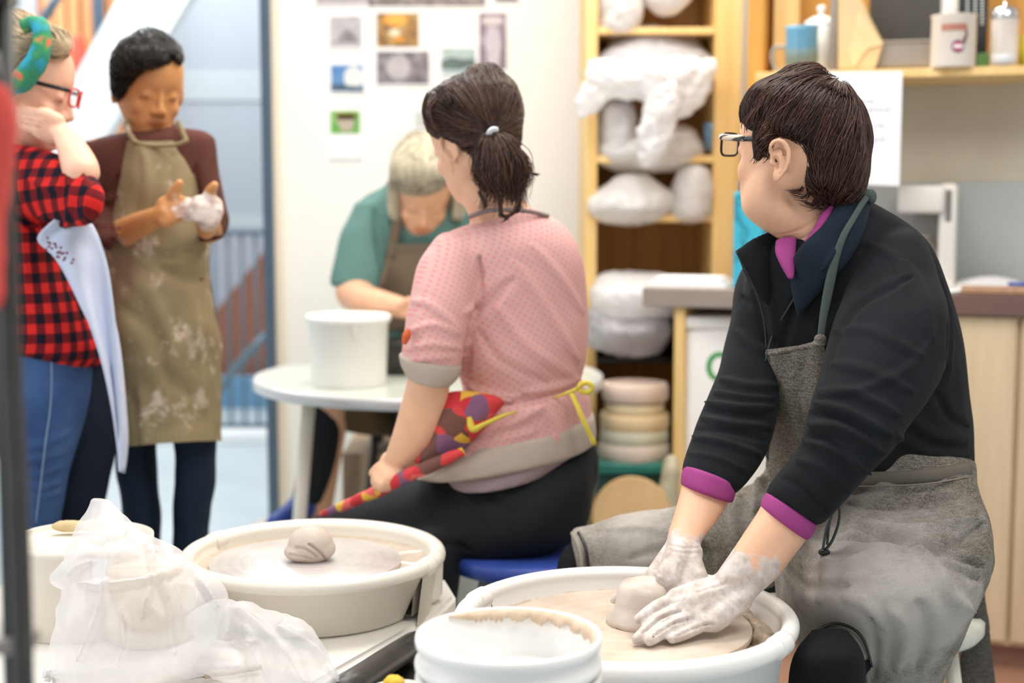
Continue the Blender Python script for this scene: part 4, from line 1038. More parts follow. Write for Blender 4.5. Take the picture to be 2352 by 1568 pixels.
def lower():
    root,c=bucket(-.046,'lower of two stacked white buckets, only its ribbed rim showing below the upper one',first=False,h=.2)
lower()
bm=B(); a=at(905,1562,1.75); ell(bm,a+Vector((0,0,-.004)),(.014,.014,.010)); me=remesh(bm,.002,2); crumple(me,90,.003,2,1); obj('sponge',me,M('yellow_sponge',(226,188,70),rough=.9,bump=.4,bs=300),label='yellow sponge at the bottom edge left of the stacked buckets',cat='sponge')
a=at(935,1575,1.78); 
root=thing('side_stool',(a.x,1.78,0),'cream stool under the stacked white buckets at the bottom edge','stool')
zz=at(905,1562,1.75).z-.017
bm=B(); lathe(bm,[(0,-.02),(.19,-.02),(.195,-.01),(.19,0),(0,0)],(FC.x-.04,1.7,FC.z-.246),48); obj('seat',bm,MAT['cream_plastic'],root)
bmt=B(); q=at(922,1562,1.75); lathe(bmt,[(0,0),(.034,0),(.038,zz-FC.z+.246),(0,zz-FC.z+.246)],(q.x-.004,1.765,FC.z-.246),28); obj('cream_tub',bmt,MAT['cream_plastic'],label='cream tub under the yellow sponge beside the stacked buckets',cat='tub')
for i in range(3):
    an=2.09*i+.5; bm=B(); tube(bm,[(FC.x-.04+.11*math.cos(an),1.7+.11*math.sin(an),FC.z-.266),(FC.x-.04+.15*math.cos(an),1.7+.15*math.sin(an),0)],.014,k=1); obj('leg',bm,MAT['darkmetal'],root)
# ---- black stand at left edge
SYY=1.15
root=thing('black_stand',(at(20,1000,SYY).x,SYY,0),'black metal stand cut off by the left edge in the foreground','stand')
bm=B(); tube(bm,[at(4,-80,SYY),at(10,700,SYY),Vector((at(14,1500,SYY).x,SYY,0))],.0095,seg=16,k=1); obj('upright_post',bm,MAT['black'],root)
bm=B(); tube(bm,[at(-30,120,SYY-.03),at(12,480,SYY-.03),at(28,900,SYY-.03),at(50,1400,SYY-.03),Vector((at(60,1600,SYY).x,SYY-.03,0))],.0085,seg=14,k=3); obj('slanting_strut',bm,MAT['darkmetal'],root)
bm=B(); box(bm,at(-60,0,SYY).x,at(30,0,SYY).x,SYY-.02,SYY+.02,at(0,18,SYY).z,at(0,-60,SYY).z,bev=.004); obj('clamp',bm,MAT['black'],root)
bm=B(); box(bm,at(-60,0,SYY).x,at(26,0,SYY).x,SYY-.02,SYY+.02,at(0,1490,SYY).z,at(0,1455,SYY).z,bev=.004); obj('bracket',bm,MAT['grey_metal'],root)
bm=B(); sil(bm,[(-80,186,26,196,1.105,.006),(-80,260,40,256,1.105,.007),(-80,380,36,380,1.105,.008),(-80,540,22,540,1.105,.008),(-80,700,6,700,1.105,.007)],k=4); me=remesh(bm,.004,3); crumple(me,14,.006,3,3)
obj('red_cloth',me,M('coral_red_cloth',(226,86,76),rough=.8,var=.08),label='coral red cloth draped on the black stand at the left edge',cat='cloth')
# ---- stools
def stool(x,y,z,label,seatmat,legmat,r=.17):
    root=thing('stool',(x,y,0),label,'stool'); bm=B(); lathe(bm,[(0,-.035),(r*.95,-.035),(r,-.025),(r,-.008),(r*.95,0),(0,.002)],(x,y,z),48); obj('seat',bm,seatmat,root)
    for i in range(4):
        a=math.radians(45+90*i); bm=B(); tube(bm,[(x+r*.7*math.cos(a),y+r*.7*math.sin(a),z-.03),(x+r*1.15*math.cos(a),y+r*1.15*math.sin(a),0)],.014,k=1,seg=10); obj('leg',bm,legmat,root)
    bm=B(); P=[(x+r*.98*math.cos(2*math.pi*i/28),y+r*.98*math.sin(2*math.pi*i/28),z*.42) for i in range(29)]; tube(bm,P,.008,seg=8,k=1,caps=False); obj('foot_ring',bm,legmat,root)
    return root
blue_seat=M('blue_seat',(60,86,176),rough=.4)
pale=M('pale_grey_paint',(200,200,190),rough=.4)
sp_=at(1215,1262,2.8); stool(sp_.x,2.82,sp_.z,'stool with a blue seat under the person in the pink top',blue_seat,pale,.17)
sp2=at(2080,1330,2.42); stool(sp2.x,2.5,.47,'stool with pale legs under the seated person in black fleece',pale,MAT['cream_plastic'],.16)
sp3=at(930,900,4.3); stool(sp3.x,4.35,.55,'stool under the teal-shirted person behind the round table',MAT['black'],MAT['darkmetal'],.17)
# ================================================================ PEOPLE
def slim(rows,f=.8): 
    o=[]
    for r in rows:
        cx,cy=(r[0]+r[2])/2,(r[1]+r[3])/2
        o.append((cx+(r[0]-cx)*f,cy+(r[1]-cy)*f,cx+(r[2]-cx)*f,cy+(r[3]-cy)*f,r[4],r[5]*f)+tuple(r[6:]))
    return o
def patch(tree,rows,off=.006,nx=16,k=4,thick=.003,wr=.0,seed=0,dmax=.06):
    """cloth panel laid on a body surface between left and right outline points of the photo"""
    Q=cr(rows,k); G=[];prev=None
    for q in Q:
        r=[]
        for i in range(nx+1):
            t=i/nx; px=q[0]+(q[2]-q[0])*t; py=q[1]+(q[3]-q[1])*t
            h,n=cast(tree,px,py); r.append((px,py,None if h is None else h.y))
        ys=[a[2] for a in r if a[2] is not None]
        if not ys: ys=prev or [2.0]
        prev=ys; r2=[]; last=ys[0]
        for px,py,y in r:
            if y is None: y=last
            last=y; r2.append([px,py,y])
        G.append(r2)
    for _ in range(6):
        for a in range(len(G)):
            for b in range(nx+1):
                nb=[G[c][d][2] for c,d in ((a-1,b),(a+1,b),(a,b-1),(a,b+1)) if 0<=c<len(G) and 0<=d<=nx]
                G[a][b][2]=min(G[a][b][2]+.0,.5*G[a][b][2]+.5*sum(nb)/len(nb))
    bm=B(); R=[]
    for a,r in enumerate(G):
        rr=[]
        for b,(px,py,y) in enumerate(r):
            w=wr*noise.noise(Vector((px*.02+seed,py*.006,seed))) if wr else 0
            rr.append(at(px,py,y-off-abs(w)))
        R.append(rr)
    rings_to(bm,R,closed=False,caps=False); solidify(bm,thick); return bm
def surf(tree,pts,off=.003):
    out=[];last=None
    for x,y in pts:
        h,n=cast(tree,x,y)
        if h is None: h=at(x,y,last if last else 2.3); out.append(h); continue
        last=h.y; d=(CAMP-h).normalized(); out.append(h+d*off)
    return out
def shoe(bm,ankle,d,L=.25,w=.045):
    a=Vector(ankle); d=Vector(d).normalized(); a.z=.0
    chain(bm,[a-d*.04+Vector((0,0,.045)),a+d*.06+Vector((0,0,.045)),a+d*(L-.09)+Vector((0,0,.032))],[.042,.045,.038])
def clip_low(me,z=0.0):
    V,_=getV(me); V[:,2]=np.maximum(V[:,2],z+.001); setV(me,V)
def fabric(name,rgb,var=.1,vs=10,bump=.35,bs=500,rough=.85,sheen=.0,weave=None):
    t=NT(name); c=lin(rgb); n=t.noise(vs,5,.6)
    col=t.ramp(n,[(.3,mul(c,1-var)),(.7,mul(c,1+var))])
    if weave:
        m=t.noise(weave[0],3,.6,stretch=(1,1,1)); m2=t.noise(weave[0]*.6,2,.5,stretch=(.3,.3,3))
        f=t.math('MULTIPLY',t.math('SUBTRACT',t.math('ADD',m,t.math('MULTIPLY',m2,.5)),.62),3.2,clamp=True)
        col=t.mix(f,col,lin(weave[1]))
    t.color(col); t.set(rough=rough,sheen=sheen,spec=.2); t.bump(t.noise(bs,3),bump,.0015); return t
def hairpart(root,shellme,stme,mat,name='hair'):
    return obj(name,join(shellme,stme),mat,root)
# ------------------------------------------------------------------ 1. seated in black fleece
root=thing('person',(at(2080,1300,2.4).x,2.4,0),'person in black fleece and grey apron, looking away, clay-covered hands on the right wheel','person')
RW=root
hm=headM(at(1822,346,2.28),-138,-3,0,1.0)
torso=[(1764,1050,2232,1090,2.375,.134),(1762,1015,2231,1045,2.38,.133),(1752,950,2222,940,2.37,.135),(1738,840,2206,830,2.36,.135),(1722,740,2190,730,2.35,.13),(1715,650,2165,640,2.34,.12),(1735,580,2120,560,2.33,.11),(1775,545,2072,510,2.32,.09),(1815,530,2005,468,2.31,.065)]
armL=[(1975,560,2110,545,2.26,.06),(1960,620,2150,620,2.22,.075),(1925,720,2172,720,2.15,.078),(1893,830,2150,880,2.09,.074),(1858,930,2070,1005,2.05,.066),(1838,1020,1998,1085,2.04,.056),(1798,1080,1935,1152,2.05,.048),(1768,1122,1893,1200,2.06,.045)]
armR=[(1735,575,1850,590,2.40,.055),(1700,650,1830,670,2.40,.065),(1680,750,1810,770,2.37,.065),(1652,850,1792,880,2.32,.06),(1614,940,1778,965,2.27,.056),(1586,1010,1758,1040,2.23,.053),(1570,1062,1714,1105,2.2,.048),(1567,1085,1690,1130,2.19,.046)]
foreL=[(1757,1140,1862,1215,2.06,.036),(1746,1170,1848,1240,2.06,.036),(1716,1216,1814,1284,2.05,.034),(1688,1258,1784,1325,2.04,.032),(1662,1295,1748,1357,2.03,.028),(1646,1318,1730,1376,2.025,.026)]
foreR=[(1572,1085,1682,1120,2.19,.036),(1566,1118,1674,1150,2.18,.035),(1551,1174,1641,1203,2.15,.032),(1535,1225,1612,1240,2.12,.029),(1530,1258,1610,1266,2.10,.027)]
bm=B(); head(bm,hm,ears=False)
Ye=2.196
tube(bm,[at(1770,356,Ye+.006),at(1768,340,Ye),at(1776,326,Ye-.003),at(1790,322,Ye-.005),at(1805,332,Ye-.006),at(1812,352,Ye-.006),at(1810,376,Ye-.004),at(1798,400,Ye),at(1784,416,Ye+.003),at(1776,419,Ye+.006)],[.003,.0036,.004,.004,.0042,.0044,.0042,.004,.0042,.003],seg=10,k=3)
ell(bm,at(1790,364,Ye+.008),(.0125,.005,.027),Matrix.Rotation(-.12,3,'Y'))
ell(bm,at(1780,405,Ye+.004),(.007,.005,.010))
ell(bm,at(1770,374,Ye+.006),(.004,.005,.007))
capsule(bm,at(1794,345,Ye+.001),at(1797,380,Ye+.002),.0028,.0028)
neck=[(1760,430,1930,395,2.29,.055),(1770,490,1925,460,2.29,.055),(1795,545,1915,530,2.29,.055),(1815,600,1930,590,2.30,.06),(1815,680,1980,650,2.31,.07)]
sil(bm,neck,k=3); 
sil(bm,[(1716,400,1800,390,2.285,.062),(1706,440,1800,430,2.285,.062),(1706,480,1815,462,2.285,.058),(1728,508,1850,485,2.285,.055),(1785,548,1890,520,2.29,.052)],k=4)
sil(bm,slim(torso,.78),k=2)
for a in (armL,armR): sil(bm,slim(a,.62),k=2)
sil(bm,foreL,k=3); sil(bm,foreR,k=3)
# left hand (nearest), palm pressing on the clay
zt=DISCZ+.010
K=[at(1552,1372,2.022),at(1566,1392,2.005),at(1590,1412,1.992),at(1625,1430,1.982)]
Mi=[at(1508,1392,2.0),at(1508,1428,1.975),at(1536,1442,1.968),at(1582,1452,1.965)]
T=[at(1466,1422,1.975),atz(1462,1468,zt),atz(1492,1472,zt),atz(1543,1468,zt)]
fingers(bm,at(1688,1352,2.022),K,Mi,T,r=.0097,thumb=[at(1662,1345,2.045),at(1610,1352,2.06),at(1560,1362,2.06),at(1520,1372,2.05)],palm=.0145)
capsule(bm,at(1705,1382,2.01),at(1640,1428,1.985),.015,.016)
capsule(bm,at(1690,1350,2.022),at(1590,1385,2.005),.020,.018)
# right hand behind
K=[at(1500,1325,2.095),at(1520,1338,2.075),at(1548,1345,2.06),at(1578,1345,2.05)]
Mi=[at(1458,1345,2.10),at(1480,1362,2.06),at(1508,1372,2.045),at(1545,1372,2.04)]
T=[at(1410,1377,2.105),at(1452,1392,2.05),at(1486,1398,2.03),at(1525,1392,2.03)]
fingers(bm,at(1570,1264,2.10),K,Mi,T,r=.0092,thumb=[at(1588,1285,2.08),at(1606,1320,2.06),at(1600,1348,2.05),at(1575,1368,2.045)],palm=.0145)
capsule(bm,at(1565,1268,2.09),at(1540,1328,2.06),.023,.022)
# legs inside trousers
thL=[(2000,1160,2000,1330,2.38,.08),(1930,1280,1990,1430,2.15,.07),(1905,1400,1960,1500,2.02,.05)]
capsule(bm,at(2090,1200,2.42),at(1935,1530,2.18),.08,.03); sil(bm,[(1875,1545,1945,1545,2.05,.03),(1860,1600,1950,1600,2.02,.038),(1862,1900,1945,1900,2.02,.034)],k=2)
capsule(bm,at(1990,1210,2.45),at(1370,1300,2.5),.08,.052); capsule(bm,at(1370,1300,2.5),Vector((at(1340,1400,2.5).x,2.46,.12)),.05,.034)
body=remesh(bm,.0031,3); brush(body,[(c,r,d) for c,r,d in HB],hm)
relax(body,at(1735,470,2.23),.075,14); relax(body,at(1800,500,2.22),.06,10); relax(body,at(1692,372,2.29),.03,12)
tr=bvh(body)
folds(body,[([(1502,1405),(1540,1385),(1560,1380)],.0022,-.0035),([(1475,1455),(1520,1418),(1565,1402)],.0024,-.005),([(1500,1462),(1545,1432),(1595,1420)],.0024,-.005),([(1550,1462),(1600,1440),(1640,1432)],.0024,-.004),
  ([(1600,1360),(1630,1350),(1668,1340)],.004,-.002),([(1640,1340),(1665,1370),(1700,1398)],.0035,-.0022),([(1655,1332),(1680,1360),(1712,1388)],.0028,.0018),
  ([(1535,1250),(1570,1258),(1608,1256)],.0025,-.0018),([(1535,1262),(1570,1270),(1610,1268)],.0025,-.0015),([(1500,1310),(1515,1325),(1540,1335)],.003,.002),([(1560,1295),(1556,1325),(1560,1345)],.003,-.002),
  ([(1776,350),(1780,338),(1791,334),(1801,344),(1803,364),(1798,386),(1790,400)],.0028,-.0035),([(1779,362),(1784,376),(1783,388)],.005,-.006),([(1786,350),(1792,362),(1790,384)],.0025,.0015),([(1820,440),(1850,470),(1900,480)],.004,-.002),([(1478,1418),(1470,1425),(1463,1432)],.0016,-.001),([(1790,560),(1850,545),(1900,510)],.003,-.0015),([(1770,540),(1830,530),(1880,500)],.003,-.001)],tr)
V,N=getV(body)
def dseg(V,a,b):
    a=np.array(a);b=np.array(b);ab=b-a;t=((V-a)@ab)/(ab@ab); return t,np.linalg.norm(V-(a+np.clip(t,0,1)[:,None]*ab),axis=1)
tL,dL=dseg(V,at(1800,1190,2.06),at(1690,1345,2.02)); tR,dR=dseg(V,at(1620,1115,2.18),at(1570,1262,2.10))
clay=np.zeros(len(V)); clay=np.maximum(clay,np.where(dL<.075,np.clip((tL-.45)*1.0,0,.9),0)); clay=np.maximum(clay,np.where(dR<.07,np.clip((tR-.30)*.85,0,.9),0))
hz=np.array(at(1570,1400,2.03)); clay=np.maximum(clay,np.clip(1.2-np.linalg.norm(V-hz,axis=1)*5,0,.85)*(V[:,2]<.70))
fattr(body,'clay',clay); face_paint(body,hm); clip_low(body)
skinRW=skin_mat('skin_light',(226,178,146),(190,110,96),clay=True)
obj('body',body,skinRW,root)
# fleece
fl=fabric('black_fleece',(31,33,36),var=.18,vs=14,bump=.5,bs=420,sheen=.03); fl.set(spec=.08); fleece=fl.m
bm=B(); sil(bm,torso,k=4); tme=remesh(bm,.006,4); ttree=bvh(tme)
bm=B(); sil(bm,torso,k=4); sil(bm,armL,k=4,N=32); sil(bm,armR,k=4,N=32)
me=remesh(bm,.0052,5); crumple(me,7,.006,2,3)
tr=bvh(me)
folds(me,[([(1880,900),(1960,900),(2070,955)],.010,.006),([(1850,1000),(1900,1012),(1960,1060)],.006,-.006),([(1850,948),(1920,960),(2010,1010)],.006,-.006),([(1600,985),(1680,992),(1765,1012)],.006,-.005),([(1618,942),(1700,955),(1775,960)],.006,-.005),([(1640,900),(1710,912),(1780,915)],.007,.006),([(2080,600),(2120,680),(2140,780)],.014,.005),([(2150,900),(2180,960),(2225,980)],.010,-.006),([(1740,640),(1770,700),(1780,780)],.010,.005),([(2090,640),(1990,690),(1930,760),(1900,850)],.012,-.006),([(2140,780),(2080,850),(1960,900),(1880,910)],.009,.004),
 ([(1870,925),(1950,945),(2050,1000)],.009,.007),([(1860,975),(1940,985),(2030,1040)],.009,.008),([(1845,1010),(1920,1035),(1995,1085)],.008,.007),([(1830,1055),(1890,1075),(1950,1130)],.007,.005),([(1905,835),(1990,850),(2100,900)],.012,.005),([(1915,760),(2000,760),(2120,820)],.012,.004),
 ([(1790,1095),(1850,1125),(1905,1180)],.005,-.003),
 ([(1655,870),(1720,885),(1785,885)],.010,.006),([(1625,925),(1700,935),(1778,935)],.009,.008),([(1612,960),(1690,975),(1770,980)],.008,.007),([(1595,1005),(1660,1015),(1750,1045)],.008,.007),([(1580,1040),(1650,1052),(1720,1085)],.006,.004),([(1690,760),(1740,800),(1790,800)],.012,.005),([(1700,680),(1740,720),(1760,790)],.01,-.005),
 ([(1990,560),(1940,640),(1880,760)],.012,-.006),([(1850,650),(1820,720),(1790,820)],.010,-.006),([(2090,960),(2150,1000),(2225,1010)],.012,.006),([(2060,1000),(2130,1040),(2225,1045)],.012,.006),([(2180,700),(2170,850),(2120,940)],.010,-.008),([(2160,640),(2185,740),(2180,860)],.008,.004),([(2000,560),(2060,600),(2080,680)],.012,.004),([(1700,600),(1725,660),(1755,750),(1760,800)],.005,-.004)],tr)
jk=obj('fleece_jacket',me,fleece,root); 
jt=bvh(me) if False else tr
# collar parts
bm=B(); sil(bm,[(1968,432,2000,472,2.25,.020),(1930,462,1985,530,2.225,.020),(1888,518,1955,592,2.205,.017),(1846,556,1915,640,2.20,.014),(1822,590,1868,690,2.22,.012),(1815,640,1835,730,2.235,.010)],k=4); me=remesh(bm,.0035,3)
folds(me,[([(1985,465),(1940,540),(1890,620)],.006,.004)]); collarM=fabric('fleece_collar_inside',(24,36,48),var=.15,bump=.5,bs=420,sheen=.03).m
obj('collar',me,collarM,jk,label='dark blue-lined turned-up collar')
bm=B(); sil(bm,[(1812,518,1800,552,2.32,.010),(1765,532,1790,640,2.29,.012),(1728,548,1768,705,2.275,.012),(1697,570,1722,650,2.27,.010),(1688,574,1696,592,2.27,.006)],k=4,cap=.3); me=remesh(bm,.0032,2); obj('collar_flap',me,fleece,jk)
bm=B(); tube(bm,[at(1690,576,2.255),at(1712,620,2.255),at(1740,680,2.25),at(1755,740,2.245),at(1760,800,2.24)],.0013,seg=6); obj('zip',bm,MAT['black'],jk)
bm=B(); tube(bm,surf(tr,[(1890,545),(1850,640),(1815,700),(1775,770),(1758,830)],.002),.0018,seg=6); obj('seam',bm,M('seam_grey',(44,46,48),var=0),jk)
pur=fabric('purple_shirt',(154,66,126),var=.08,bump=.3,bs=600).m
bm=B(); sil(bm,[(1782,552,1830,545,2.25,.012),(1780,578,1828,576,2.235,.012),(1792,608,1826,608,2.222,.010),(1810,640,1824,638,2.212,.005)],k=4,cap=.3); me=remesh(bm,.0028,2)
sh=obj('purple_shirt',me,pur,root)
bm=B(); tube(bm,[at(1915,462,2.235),at(1895,495,2.22),at(1875,530,2.215),at(1850,556,2.212)],[.007,.008,.007,.004],seg=10,flat=.6); obj('collar_edge',bm,pur,sh)
def cuff(rows,nm,mat,parent,voxel=.0028):
    bm=B(); sil(bm,rows,k=4,cap=.15); me=remesh(bm,voxel,2); return obj(nm,me,mat,parent)
cuff([(1762,1132,1874,1208,2.06,.041),(1752,1150,1864,1225,2.06,.042),(1748,1163,1853,1238,2.06,.041)],'cuff',pur,sh)
cuff([(1572,1070,1690,1112,2.19,.0465),(1566,1092,1687,1134,2.185,.0475),(1565,1112,1682,1152,2.18,.046)],'cuff',pur,sh)
# hair
hb=B(); sil(hb,[(1795,172,1895,172,2.28,.045),(1742,196,1940,196,2.28,.080),(1712,232,1968,236,2.28,.098),(1706,272,1985,280,2.28,.104),(1726,298,1990,318,2.28,.104),(1775,318,1989,348,2.275,.100),(1808,364,1986,390,2.27,.090),(1818,408,1978,430,2.268,.082),(1850,446,1964,456,2.272,.066)],k=4,N=36)
sil(hb,[(1736,290,1785,290,2.215,.014),(1734,330,1765,325,2.212,.011),(1737,360,1750,358,2.21,.006)],k=3)
hme=remesh(hb,.0045,3); crumple(hme,26,.003,2,4); ht=bvh(hme); HV,HN=getV(hme)
crown=at(1908,232,2.26)
def flow(p,n):
    d=(p-crown); 
    if d.length<.004: return Vector((random.random()-.5,0,-1))
    return d.normalized()*.8+Vector((-.25,0,-.75))
st=strands(ht,HV,HN,flow,5200,L=.075,rad=.0009,lift=.005,seed=3,steps=7,wob=.16)
w=[]
for x0,y0,x1,y1,x2,y2 in ((1850,400,1835,440,1800,432),(1865,420,1850,452,1815,446),(1880,430,1868,468,1835,458),(1890,440,1880,470,1858,472),(1900,445,1895,478,1870,480),(1745,330,1740,362,1733,378),(1770,330,1762,360,1752,366),(1735,250,1715,280,1716,305),(1745,240,1724,270,1722,300),(1960,400,1965,440,1972,462),(1755,280,1742,315,1745,335)):
    Yw=2.225 if x0<1950 else 2.27
    if x0<1800: Yw=2.205
    w.append(([at(x0,y0,Yw),at(x1,y1,Yw-.002),at(x2,y2,Yw+.004)],[.3,.6,.9]))
lk=locks(w,16,.006,.0007,seed=2)
hairRW=hair_mat('dark_brown_hair',(22,14,12),(92,58,46))
obj('hair',join(hme,st,lk),hairRW,root)
# glasses
tm=NT('temple_stripes'); wv=tm.add('ShaderNodeTexWave'); wv.inputs['Scale'].default_value=45; wv.bands_direction='DIAGONAL'; tm.link(tm.tc(),wv.inputs[0]); tm.color(tm.ramp(wv.outputs['Fac'],[(.25,lin((70,66,64))),(.4,lin((206,190,172))),(.8,lin((222,206,188)))])); tm.set(rough=.3)
gblack=M('glossy_black_frame',(22,20,22),rough=.2,var=0)
g=glasses(root,hm,gblack,gblack,z=.006,w=.052,h=.036,y=-.106)
bm=B(); X=lambda v: hm@Vector(v); tube(bm,[X((.070,-.092,.0175)),X((.0765,-.078,.0175)),X((.0805,-.036,.0168))],.0032,seg=8,k=3,flat=1.6,up=hm.to_3x3()@Vector((0,0,1))); obj('striped_temple',bm,tm.m,g,label='beige and black striped front of the temple')
# apron
ap=fabric('grey_linen_apron',(84,79,70),var=.22,vs=5,bump=.5,bs=700,weave=(420,(142,136,126)))
sx=ap.noise(3.2,4); 
apron=ap.m
# clay-dusted patches on the lap
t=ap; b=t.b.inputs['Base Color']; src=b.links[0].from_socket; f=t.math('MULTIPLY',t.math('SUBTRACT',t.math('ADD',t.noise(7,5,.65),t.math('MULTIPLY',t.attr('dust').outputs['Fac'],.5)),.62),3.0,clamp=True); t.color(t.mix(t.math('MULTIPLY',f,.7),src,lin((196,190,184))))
skirt=[(1940,1040,2222,1060,2.37,.128),(1930,1090,2230,1078,2.36,.138),(1905,1140,2238,1130,2.34,.15),(1860,1200,2248,1195,2.30,.18),(1800,1270,2256,1260,2.26,.20),(1792,1330,2254,1320,2.23,.215),(1805,1400,2228,1390,2.21,.21),(1850,1470,2190,1470,2.22,.19),(1900,1560,2140,1560,2.24,.15),(1920,1680,2100,1680,2.26,.13)]
thighR=[(1316,1218,1330,1345,2.5,.062),(1330,1214,1345,1350,2.5,.068),(1420,1192,1430,1350,2.49,.072),(1540,1170,1545,1350,2.47,.078),(1650,1145,1660,1350,2.45,.085),(1745,1105,1750,1350,2.43,.09),(1800,1060,1820,1330,2.42,.1),(1900,1060,1900,1320,2.40,.12)]
bm=B(); sil(bm,skirt,k=4,N=36); sil(bm,thighR,k=4,cap=.12); sil(bm,[(1762,1040,2000,1070,2.37,.12),(1762,1100,1960,1130,2.37,.13)],k=3)
me=remesh(bm,.006,4); crumple(me,6,.010,3,5); tr2=bvh(me)
folds(me,[([(1945,1150),(2060,1165),(2200,1140)],.013,-.010),([(1950,1190),(2080,1215),(2230,1190)],.013,.009),([(1930,1235),(2060,1235),(2160,1260),(2262,1300)],.014,-.014),([(1960,1205),(2100,1250),(2200,1250),(2262,1200)],.012,-.010),([(2080,1240),(2150,1300),(2190,1370),(2230,1400)],.014,.011),([(2120,1250),(2180,1300),(2250,1330)],.012,-.009),
 ([(1860,1240),(1900,1290),(1880,1380)],.016,.008),([(1800,1300),(1860,1350),(1950,1345)],.012,-.006),([(1770,1090),(1740,1120),(1735,1180)],.014,.012),([(1760,1070),(1790,1100),(1850,1110)],.010,-.010),([(1700,1140),(1680,1190),(1700,1260)],.016,.008),([(1640,1170),(1620,1230),(1640,1300)],.012,-.006),([(2050,1400),(2080,1450),(2060,1540)],.014,.008),([(2110,1380),(2130,1440),(2110,1540)],.014,-.008),([(1330,1222),(1345,1260),(1352,1310)],.004,-.003),([(1960,1130),(2000,1120),(2100,1125),(2200,1105)],.008,-.006),([(1990,1270),(1900,1300),(1830,1290)],.009,.006),([(2220,1100),(2235,1130),(2240,1180)],.008,.006),([(2000,1420),(2010,1480),(2005,1560)],.010,-.006),([(1940,1370),(1990,1390),(2040,1450)],.012,.005),([(1890,1330),(1960,1320),(2060,1330)],.010,.004),([(1400,1215),(1480,1210),(1560,1230)],.010,.004),([(1450,1280),(1550,1260),(1650,1270)],.012,-.005)],tr2)
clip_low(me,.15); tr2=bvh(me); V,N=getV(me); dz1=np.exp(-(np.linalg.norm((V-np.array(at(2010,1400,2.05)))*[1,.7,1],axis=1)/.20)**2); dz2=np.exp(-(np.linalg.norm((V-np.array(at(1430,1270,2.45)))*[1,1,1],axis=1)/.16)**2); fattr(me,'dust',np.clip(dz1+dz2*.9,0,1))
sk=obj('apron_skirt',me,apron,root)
bib=patch(ttree,[(1735,806,1888,786),(1738,830,1896,830),(1750,880,1890,880),(1764,940,1872,940),(1770,1000,1858,1000),(1770,1060,1850,1060),(1764,1130,1860,1130)],off=.014,thick=.004,wr=.02,seed=3)
bb=obj('apron_bib',bib,apron,root)
bm=B(); P=[at(1734,800,2.20),at(1760,792,2.20),at(1800,812,2.205),at(1850,800,2.21),at(1890,782,2.215)]
tube(bm,surf(ttree,[(1736,806),(1760,812),(1800,806),(1850,796),(1892,782)],.02),.0045,seg=8); obj('bib_hem',bm,apron,bb)
strapm=fabric('strap_green_grey',(78,88,84),var=.12,bump=.4,bs=600).m
bm=B(); P=surf(tr,[(1884,790),(1890,740),(1898,690),(1908,640),(1920,590),(1936,545),(1955,505),(1980,465),(1998,448)],.007)
ctree=None
P=[at(1884,790,2.19),at(1889,740,2.19),at(1898,690,2.19),at(1908,640,2.188),at(1920,590,2.185),at(1938,540,2.185),at(1958,505,2.20),at(1980,468,2.215),at(1996,446,2.235)]
tube(bm,P,[.006,.006,.0075,.0078,.0065,.0055,.005,.005,.005],seg=10,k=4,flat=.35,up=(0,-1,0)); obj('neck_strap',bm,strapm,bb)
bm=B(); ell(bm,at(1884,778,2.185),(.010,.008,.008)); ell(bm,at(1880,790,2.185),(.012,.007,.006)); me=remesh(bm,.002,2); obj('strap_knot',me,apron,bb)
bm=B(); ell(bm,at(1993,446,2.235),(.012,.009,.008)); ell(bm,at(2002,452,2.235),(.008,.008,.012)); me=remesh(bm,.002,2); obj('neck_knot',me,strapm,bb)
hemM0=fabric('seam_linen',(140,132,120)).m
bm=B(); P=surf(tr2,[(1948,1100),(2000,1100),(2080,1098),(2150,1092),(2228,1078)],.006); tube(bm,P,.0125,seg=10,k=3,flat=.5,up=(0,-1,0)); obj('waist_tie',bm,fabric('tie_linen',(108,102,92),bump=.5,bs=600).m,sk)
for dy in (-15,16):
    bm=B(); tube(bm,surf(tr2,[(1948,1100+dy),(2000,1100+dy),(2080,1098+dy),(2150,1092+dy),(2226,1078+dy)],.008),.0013,seg=6,k=3); obj('tie_seam',bm,hemM0,sk)
bm=B(); Yt=2.10
for pts in ([(1930,1130),(1915,1170),(1898,1215),(1890,1262)],[(1925,1140),(1928,1190),(1912,1240),(1893,1265)],[(1918,1150),(1905,1200),(1900,1250)]):
    tube(bm,[at(x,y,Yt-.0) for x,y in pts],.004,seg=8,flat=.5)
obj('tie_loop',bm,strapm,sk)
bm=B(); ell(bm,at(1893,1268,Yt),(.009,.007,.006)); obj('tie_knot',bm,MAT['black'],sk)
bm=B(); sil(bm,[(2240,1330,2258,1335,2.46,.008),(2222,1400,2266,1400,2.46,.010),(2205,1490,2280,1490,2.47,.010),(2192,1600,2292,1600,2.47,.010)],k=4,cap=.2); me=remesh(bm,.004,2); crumple(me,12,.006,2,1); obj('hanging_tie',me,fabric('dark_linen',(66,62,58),bump=.5,bs=600,weave=(420,(100,96,90))).m,sk)
